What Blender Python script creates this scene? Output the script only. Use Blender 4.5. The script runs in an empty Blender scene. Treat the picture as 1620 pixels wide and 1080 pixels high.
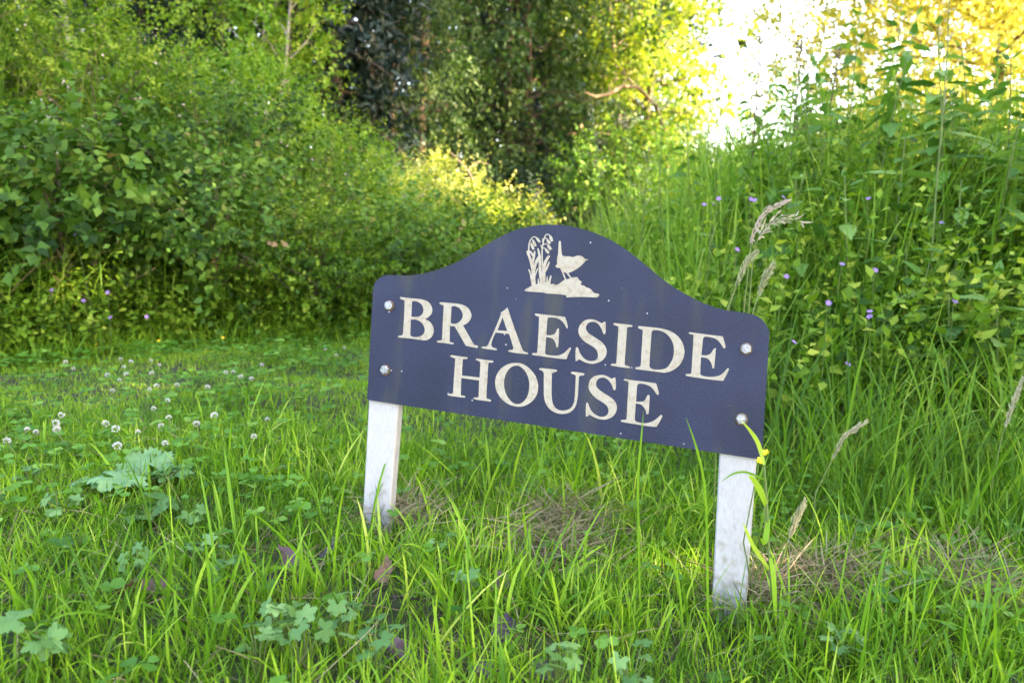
import bpy, math, numpy as np
from mathutils import Vector, Matrix
from mathutils.geometry import tessellate_polygon

# ---------------------------------------------------------------- camera, sky, sun, exposure
scene = bpy.context.scene
FPX, CAM_H, PITCH = 1260.0, 0.50, math.radians(8.13)     # focal length in pixels of a 1620 px wide frame
cam_data = bpy.data.cameras.new('camera')
cam_data.sensor_width = 36.0
cam_data.lens = 36.0 * FPX / 1620.0
cam_data.clip_start, cam_data.clip_end = 0.02, 2000.0
cam_data.dof.use_dof = True
cam_data.dof.focus_distance = 1.13
cam_data.dof.aperture_fstop = 6.0
cam_data.dof.aperture_blades = 9
camera = bpy.data.objects.new('camera', cam_data)
scene.collection.objects.link(camera)
camera.location = (0, 0, CAM_H)
camera.rotation_euler = (math.pi / 2 - PITCH, 0, 0)
scene.camera = camera

SUN_AZ, SUN_EL = math.radians(107.0), math.radians(24.0)  # azimuth clockwise from +Y
sun_dir = Vector((math.sin(SUN_AZ) * math.cos(SUN_EL), math.cos(SUN_AZ) * math.cos(SUN_EL), math.sin(SUN_EL)))
world = bpy.data.worlds.new('World')
scene.world = world
world.use_nodes = True
wn = world.node_tree
wn.nodes.clear()
sky = wn.nodes.new('ShaderNodeTexSky')
sky.sky_type = 'NISHITA'
sky.sun_disc = False
sky.sun_elevation, sky.sun_rotation = SUN_EL, SUN_AZ
sky.air_density, sky.dust_density, sky.ozone_density = 1.0, 1.6, 1.0
bg = wn.nodes.new('ShaderNodeBackground')
bg.inputs['Strength'].default_value = 0.15
wo = wn.nodes.new('ShaderNodeOutputWorld')
wn.links.new(sky.outputs[0], bg.inputs[0])
wn.links.new(bg.outputs[0], wo.inputs[0])
sun_data = bpy.data.lights.new('sun', 'SUN')
sun_data.energy = 5.0
sun_data.angle = math.radians(0.55)
sun_data.color = (1.0, 0.90, 0.70)
sun = bpy.data.objects.new('sun', sun_data)
scene.collection.objects.link(sun)
sun.rotation_euler = sun_dir.to_track_quat('Z', 'Y').to_euler()
scene.view_settings.view_transform = 'Standard'
scene.view_settings.look = 'None'
scene.view_settings.gamma = 1.0
scene.view_settings.use_white_balance = True              # camera set for open shade
scene.view_settings.white_balance_temperature = 8000
scene.view_settings.white_balance_tint = 18
scene.view_settings.exposure = 3.75
scene.view_settings.use_curve_mapping = False
scene.render.engine = 'CYCLES'
scene.cycles.max_bounces = 6
scene.cycles.diffuse_bounces = 3
scene.cycles.glossy_bounces = 2
scene.cycles.transmission_bounces = 4
scene.cycles.transparent_max_bounces = 4
scene.cycles.use_denoising = True
scene.cycles.caustics_reflective = False
scene.cycles.caustics_refractive = False

# ---------------------------------------------------------------- helpers
rng = np.random.default_rng(20240611)
COL = scene.collection
MATS = {}

def new_mat(name):
    m = bpy.data.materials.new(name)
    m.use_nodes = True
    nt = m.node_tree
    nt.nodes.clear()
    out = nt.nodes.new('ShaderNodeOutputMaterial')
    MATS[name] = m
    return m, nt, out

def ramp(nt, fac, stops):
    r = nt.nodes.new('ShaderNodeValToRGB')
    els = r.color_ramp.elements
    while len(els) < len(stops):
        els.new(0.5)
    for e, (p, c) in zip(els, stops):
        e.position = p
        e.color = (*c, 1.0)
    nt.links.new(fac, r.inputs[0])
    return r.outputs[0]

def leaf_mat(name, stops, transl=0.4, rough=0.5, spec=0.35, warm=(1.0, 1.1, 0.5), source='tint', tip=None, vein=False):
    """two-sided plant tissue: gloss on the surface, light coming through from behind; colour varies from leaf to leaf"""
    m, nt, out = new_mat(name)
    if source == 'tint':
        a = nt.nodes.new('ShaderNodeAttribute'); a.attribute_name = 'tint'; fac = a.outputs['Fac']
    else:
        a = nt.nodes.new('ShaderNodeObjectInfo'); fac = a.outputs['Random']
    tc = nt.nodes.new('ShaderNodeTexCoord')
    nz = nt.nodes.new('ShaderNodeTexNoise'); nz.inputs['Scale'].default_value = 60.0 if vein else 9.0
    nz.inputs['Detail'].default_value = 3.0
    nt.links.new(tc.outputs['Object'], nz.inputs['Vector'])
    ad = nt.nodes.new('ShaderNodeMath'); ad.operation = 'MULTIPLY_ADD'
    ad.inputs[1].default_value = 0.5; ad.inputs[2].default_value = -0.25
    nt.links.new(nz.outputs['Fac'], ad.inputs[0])
    sm = nt.nodes.new('ShaderNodeMath'); sm.operation = 'ADD'; sm.use_clamp = True
    nt.links.new(fac, sm.inputs[0]); nt.links.new(ad.outputs[0], sm.inputs[1])
    col = ramp(nt, sm.outputs[0], stops)
    if tip is not None:
        al = nt.nodes.new('ShaderNodeAttribute'); al.attribute_name = 'along'
        mr = nt.nodes.new('ShaderNodeMapRange')
        mr.inputs[1].default_value, mr.inputs[2].default_value = 0.0, 0.28
        mr.inputs[3].default_value, mr.inputs[4].default_value = 0.75, 0.0
        nt.links.new(al.outputs['Fac'], mr.inputs[0])
        mx0 = nt.nodes.new('ShaderNodeMixRGB'); mx0.inputs[2].default_value = (*tip, 1)
        nt.links.new(mr.outputs[0], mx0.inputs[0]); nt.links.new(col, mx0.inputs[1])
        col = mx0.outputs[0]
    p = nt.nodes.new('ShaderNodeBsdfPrincipled')
    p.inputs['Roughness'].default_value = rough
    p.inputs['Specular IOR Level'].default_value = spec
    nt.links.new(col, p.inputs['Base Color'])
    t = nt.nodes.new('ShaderNodeBsdfTranslucent')
    mm = nt.nodes.new('ShaderNodeMixRGB'); mm.blend_type = 'MULTIPLY'; mm.inputs[0].default_value = 1.0
    mm.inputs[2].default_value = (*warm, 1)
    nt.links.new(col, mm.inputs[1]); nt.links.new(mm.outputs[0], t.inputs['Color'])
    mx = nt.nodes.new('ShaderNodeMixShader'); mx.inputs[0].default_value = transl
    nt.links.new(p.outputs[0], mx.inputs[1]); nt.links.new(t.outputs[0], mx.inputs[2])
    nt.links.new(mx.outputs[0], out.inputs[0])
    return m

def plain_mat(name, stops, scale=8.0, rough=0.7, spec=0.3, bump=0.0, bump_scale=60.0, metallic=0.0, stretch=(1, 1, 1), dist=0.01):
    m, nt, out = new_mat(name)
    tc = nt.nodes.new('ShaderNodeTexCoord')
    mp = nt.nodes.new('ShaderNodeMapping'); mp.inputs['Scale'].default_value = stretch
    nt.links.new(tc.outputs['Object'], mp.inputs[0])
    nz = nt.nodes.new('ShaderNodeTexNoise'); nz.inputs['Scale'].default_value = scale; nz.inputs['Detail'].default_value = 6.0
    nt.links.new(mp.outputs[0], nz.inputs['Vector'])
    col = ramp(nt, nz.outputs['Fac'], stops)
    p = nt.nodes.new('ShaderNodeBsdfPrincipled')
    p.inputs['Roughness'].default_value = rough
    p.inputs['Metallic'].default_value = metallic
    p.inputs['Specular IOR Level'].default_value = spec
    nt.links.new(col, p.inputs['Base Color'])
    if bump:
        n2 = nt.nodes.new('ShaderNodeTexNoise'); n2.inputs['Scale'].default_value = bump_scale; n2.inputs['Detail'].default_value = 4.0
        nt.links.new(mp.outputs[0], n2.inputs['Vector'])
        b = nt.nodes.new('ShaderNodeBump'); b.inputs['Strength'].default_value = bump; b.inputs['Distance'].default_value = dist
        nt.links.new(n2.outputs['Fac'], b.inputs['Height']); nt.links.new(b.outputs[0], p.inputs['Normal'])
    nt.links.new(p.outputs[0], out.inputs[0])
    return m

def norm(v):
    return v / np.maximum(np.linalg.norm(v, axis=-1, keepdims=True), 1e-9)

def mesh_data(name, V, F, mats, tint=None, along=None, smooth=True, mat_idx=None):
    """V (n,3); F a (k,3) or (k,4) array or a list of such arrays"""
    V = np.asarray(V, np.float32)
    Fs = F if isinstance(F, list) else [F]
    Fs = [np.asarray(f, np.int32) for f in Fs if len(f)]
    me = bpy.data.meshes.new(name)
    me.vertices.add(len(V)); me.vertices.foreach_set('co', V.ravel())
    loops = np.concatenate([f.ravel() for f in Fs])
    tot = np.concatenate([np.full(len(f), f.shape[1], np.int32) for f in Fs])
    st = np.concatenate([[0], np.cumsum(tot)[:-1]]).astype(np.int32)
    me.loops.add(len(loops)); me.loops.foreach_set('vertex_index', loops)
    me.polygons.add(len(tot)); me.polygons.foreach_set('loop_start', st)
    try:
        me.polygons.foreach_set('loop_total', tot)
    except Exception:
        pass
    for m in (mats if isinstance(mats, (list, tuple)) else [mats]):
        me.materials.append(m)
    if mat_idx is not None:
        me.polygons.foreach_set('material_index', np.asarray(mat_idx, np.int32))
    me.polygons.foreach_set('use_smooth', np.full(len(tot), bool(smooth)))
    for nm, arr in (('tint', tint), ('along', along)):
        if arr is not None:
            at = me.attributes.new(nm, 'FLOAT', 'POINT')
            at.data.foreach_set('value', np.asarray(arr, np.float32))
    me.update(calc_edges=True)
    return me

def obj(name, me, parent=None, loc=(0, 0, 0)):
    o = bpy.data.objects.new(name, me)
    COL.objects.link(o)
    o.location = loc
    if parent is not None:
        o.parent = parent
    return o

def tag(o, label=None, cat=None, group=None, kind=None):
    if label: o['label'] = label
    if cat: o['category'] = cat
    if group: o['group'] = group
    if kind: o['kind'] = kind
    return o

def thing(name, loc, label, cat, group=None, rz=0.0):
    o = bpy.data.objects.new(name, None)
    o.empty_display_size = 0.05
    COL.objects.link(o)
    o.location = loc; o.rotation_euler = (0, 0, rz)
    return tag(o, label, cat, group)

class MB:
    """collects pieces of one mesh"""
    def __init__(s): s.V, s.F3, s.F4, s.T, s.A, s.n = [], [], [], [], [], 0
    def add(s, V, F, tint=0.5, along=1.0):
        V = np.asarray(V, float); F = np.asarray(F, int)
        if not len(V): return
        (s.F4 if F.shape[1] == 4 else s.F3).append(F + s.n)
        s.V.append(V); s.n += len(V)
        s.T.append(np.broadcast_to(np.asarray(tint, float), (len(V),)))
        s.A.append(np.broadcast_to(np.asarray(along, float), (len(V),)))
    def mesh(s, name, mats, origin=(0, 0, 0), smooth=True):
        V = np.concatenate(s.V) - np.asarray(origin, float)
        F = [np.concatenate(x) for x in (s.F3, s.F4) if x]
        return mesh_data(name, V, F, mats, np.concatenate(s.T), np.concatenate(s.A), smooth)

def tube(P, r, sides=5, cap=True):
    P = np.asarray(P, float); k = len(P)
    r = np.broadcast_to(np.asarray(r, float), (k,))
    T = norm(np.gradient(P, axis=0))
    ref = np.array([0.31, 0.93, 0.2]); 
    A = norm(np.cross(T, ref)); B = np.cross(T, A)
    an = np.linspace(0, 2 * np.pi, sides, endpoint=False)
    V = P[:, None] + r[:, None, None] * (np.cos(an)[None, :, None] * A[:, None] + np.sin(an)[None, :, None] * B[:, None])
    V = V.reshape(-1, 3)
    i, j = np.meshgrid(np.arange(k - 1), np.arange(sides), indexing='ij')
    a = i * sides + j; b = i * sides + (j + 1) % sides
    return V, np.stack([a, b, b + sides, a + sides], -1).reshape(-1, 4)

# leaf shapes: (along, across, up), triangles
T_DIAMOND = (np.array([[0, 0, 0], [.42, .5, .07], [1, 0, -.08], [.42, -.5, .07]]), np.array([[0, 2, 1], [0, 3, 2]]))
T_OVATE = (np.array([[0, 0, 0], [.22, .36, .05], [.22, -.36, .05], [.55, .46, .05], [.55, -.46, .05], [.4, 0, -.01], [1, 0, -.16]]),
           np.array([[0, 5, 1], [0, 2, 5], [1, 5, 3], [2, 4, 5], [3, 5, 6], [5, 4, 6]]))

T_LEAF4 = (np.array([[0, 0, 0], [.42, .5, .07], [.42, -.5, .07], [.48, 0, -.01], [1, 0, -.14]]), np.array([[0, 3, 1], [0, 2, 3], [1, 3, 4], [3, 2, 4]]))

def leaf_cloud(P, D, N, L, W, tmpl):
    """leaves at P pointing along D with face normal about N"""
    tv, tf = tmpl
    D = norm(D); B = norm(np.cross(N, D)); Nn = np.cross(D, B)
    L = np.broadcast_to(L, (len(P),)); W = np.broadcast_to(W, (len(P),))
    V = (P[:, None] + D[:, None] * (tv[None, :, 0:1] * L[:, None, None]) + B[:, None] * (tv[None, :, 1:2] * W[:, None, None])
         + Nn[:, None] * (tv[None, :, 2:3] * L[:, None, None]))
    F = tf[None] + (np.arange(len(P)) * len(tv))[:, None, None]
    return V.reshape(-1, 3), F.reshape(-1, 3), len(tv)

def rand_dirs(n, up=0.0):
    d = rng.normal(size=(n, 3)); d[:, 2] += up
    return norm(d)

def add_shoots(mb, O, D, Ls, nleaf, L, W, tmpl, droop=0.15, spread=0.9, tint=None, tvar=0.22, flat=0.6, start=0.12):
    """leafy shoots: leaves set alternately along a curved axis"""
    m = len(O); D = norm(D)
    Ls = np.broadcast_to(Ls, (m,))
    t = start + (1 - start) * (np.arange(nleaf)[None] + rng.random((m, nleaf)) * 0.9) / nleaf
    P = O[:, None] + D[:, None] * (t * Ls[:, None])[..., None]
    P[..., 2] -= droop * Ls[:, None] * t ** 2
    ref = norm(rng.normal(size=(m, 3)))
    A = norm(np.cross(D, ref)); B = np.cross(D, A)
    ph = rng.random((m, 1)) * 6.28 + np.arange(nleaf)[None] * 2.4 + rng.normal(0, 0.3, (m, nleaf))
    side = np.cos(ph)[..., None] * A[:, None] + np.sin(ph)[..., None] * B[:, None]
    ld = norm(D[:, None] * 0.55 + side * spread + rng.normal(0, 0.18, (m, nleaf, 3)))
    ld[..., 2] -= droop * 0.6
    nrm = norm(rng.normal(0, 0.45, (m, nleaf, 3)) + np.array([0, 0, flat]) + D[:, None] * 0.4)
    sz = (0.65 + 0.5 * rng.random((m, nleaf))) * (1.05 - 0.45 * t ** 2)
    V, F, k = leaf_cloud(P.reshape(-1, 3), ld.reshape(-1, 3), nrm.reshape(-1, 3), (L * sz).ravel(), (W * sz).ravel(), tmpl)
    base = (rng.random(m) if tint is None else np.broadcast_to(tint, (m,)))
    tt = np.clip(base[:, None] + rng.normal(0, tvar, (m, nleaf)) + 0.12 * (t - 0.5), 0, 1)
    mb.add(V, F, np.repeat(tt.ravel(), k))

def add_twigs(mb, O, D, Ls, r, droop=0.15, sides=3):
    m = len(O); D = norm(D); Ls = np.broadcast_to(Ls, (m,))
    for i in range(m):
        t = np.linspace(0, 1, 4)[:, None]
        P = O[i] + D[i] * t * Ls[i]
        P[:, 2] -= droop * Ls[i] * t[:, 0] ** 2
        V, F = tube(P, r * (1 - 0.75 * t[:, 0]), sides)
        mb.add(V, F, rng.random())

def add_blades(mb, P, L, W, az, lean, curl, nseg=4, tint=0.5, twist=None):
    """ribbon grass blades, vectorised"""
    n = len(P)
    if n == 0: return
    L = np.broadcast_to(L, (n,)); W = np.broadcast_to(W, (n,)); lean = np.broadcast_to(lean, (n,)); curl = np.broadcast_to(curl, (n,))
    tw = rng.normal(0, 0.9, n) if twist is None else np.broadcast_to(twist, (n,))
    hx, hy = np.cos(az), np.sin(az)
    pos = np.array(P, float); rows = []; al = []
    for s in range(nseg + 1):
        t = s / nseg
        w = W * (0.62 + 0.75 * t - 1.1 * t * t) if s < nseg else None
        a = tw * (1 - 0.4 * t)
        th = lean + curl * t * t
        perp = np.stack([-hy * np.cos(a) + hx * np.sin(a) * np.cos(th), hx * np.cos(a) + hy * np.sin(a) * np.cos(th), -np.sin(a) * np.sin(th)], -1)
        if s < nseg:
            rows += [pos + perp * (w / 2)[:, None], pos - perp * (w / 2)[:, None]]; al += [t, t]
        else:
            rows.append(pos.copy()); al.append(1.0)
        tm = (s + 0.5) / nseg
        th = lean + curl * tm * tm
        pos = pos + np.stack([np.sin(th) * hx, np.sin(th) * hy, np.cos(th)], -1) * (L / nseg)[:, None]
    V = np.stack(rows, 1); k = V.shape[1]
    f = []
    for s in range(nseg - 1):
        a = 2 * s
        f += [[a, a + 1, a + 3], [a, a + 3, a + 2]]
    a = 2 * (nseg - 1); f.append([a, a + 1, a + 2])
    F = np.array(f)[None] + (np.arange(n) * k)[:, None, None]
    tt = np.broadcast_to(tint, (n,))
    mb.add(V.reshape(-1, 3), F.reshape(-1, 3), np.repeat(tt, k), np.tile(np.array(al), n))

# smooth value noise for terrain and clumping
_NG = np.random.default_rng(5).random((64, 64))
def vnoise(x, y, s=1.0, o=0.0):
    x = np.asarray(x, float) * s + 17.3 + o; y = np.asarray(y, float) * s + 9.1 + o * 1.7
    xi, yi = np.floor(x).astype(int), np.floor(y).astype(int)
    fx, fy = x - xi, y - yi
    fx = fx * fx * (3 - 2 * fx); fy = fy * fy * (3 - 2 * fy)
    g = lambda a, b: _NG[a % 64, b % 64]
    return (g(xi, yi) * (1 - fx) + g(xi + 1, yi) * fx) * (1 - fy) + (g(xi, yi + 1) * (1 - fx) + g(xi + 1, yi + 1) * fx) * fy

def sstep(a, b, x):
    t = np.clip((x - a) / (b - a), 0, 1)
    return t * t * (3 - 2 * t)

def bank_edge(y):          # x of the foot of the left-hand bank at depth y
    return np.interp(y, [0, 1.4, 2.6, 3.5, 5.0, 7.2, 9, 30], [-7, -4.4, -1.75, -0.80, -0.30, 0.05, -0.3, -2])

def bank_s(x, y):          # distance into the bank
    return (bank_edge(y) - x) * 0.72

def gz(x, y):
    x = np.asarray(x, float); y = np.asarray(y, float)
    near = np.exp(-((y - 1.2) / 1.3) ** 2)
    z = -0.085 * np.clip(x, -2, 2) * near
    r = np.hypot(x, y)
    z = z + (vnoise(x, y, 2.2) - 0.5) * 0.045 + (vnoise(x, y, 7.0, 3) - 0.5) * 0.018
    s = bank_s(x, y)
    amp = np.interp(y, [1, 4.0, 4.6, 5.2, 6.0, 7.5, 10], [1.55, 1.35, 1.12, 0.85, 0.58, 0.22, 0.3])
    z = z + amp * sstep(-0.12, 1.75, s) * (0.85 + 0.3 * vnoise(x, y, 1.1, 8))
    z = z + 0.46 * sstep(-0.1, 0.9, x - 0.1 * y) * sstep(1.75, 3.2, y)          # slight rise under the nettles
    z = z + sstep(14, 40, r) * 0.6 * (vnoise(x, y, 0.06, 2) - 0.3)
    return z

def at(px, py, z=0.0):
    """point of the level z seen at a pixel of the 1620 x 1080 photograph (used to survey positions on the lawn)"""
    d = np.array([(px - 810) / FPX, 0, 0])
    v = (540 - py) / FPX
    d = np.array([d[0], math.cos(PITCH) + v * math.sin(PITCH), -math.sin(PITCH) + v * math.cos(PITCH)])
    s = (z - CAM_H) / d[2]
    return d[0] * s, d[1] * s

def at_depth(px, py, y):
    v = (540 - py) / FPX
    dy = math.cos(PITCH) + v * math.sin(PITCH); dz = -math.sin(PITCH) + v * math.cos(PITCH)
    s = y / dy
    return (px - 810) / FPX * s, y, CAM_H + dz * s

def ground_hit(px, py, lift=0.0):
    z = 0.0
    for _ in range(6):
        x, y = at(px, py, z + lift); z = float(gz(x, y))
    return x, y, z

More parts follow.
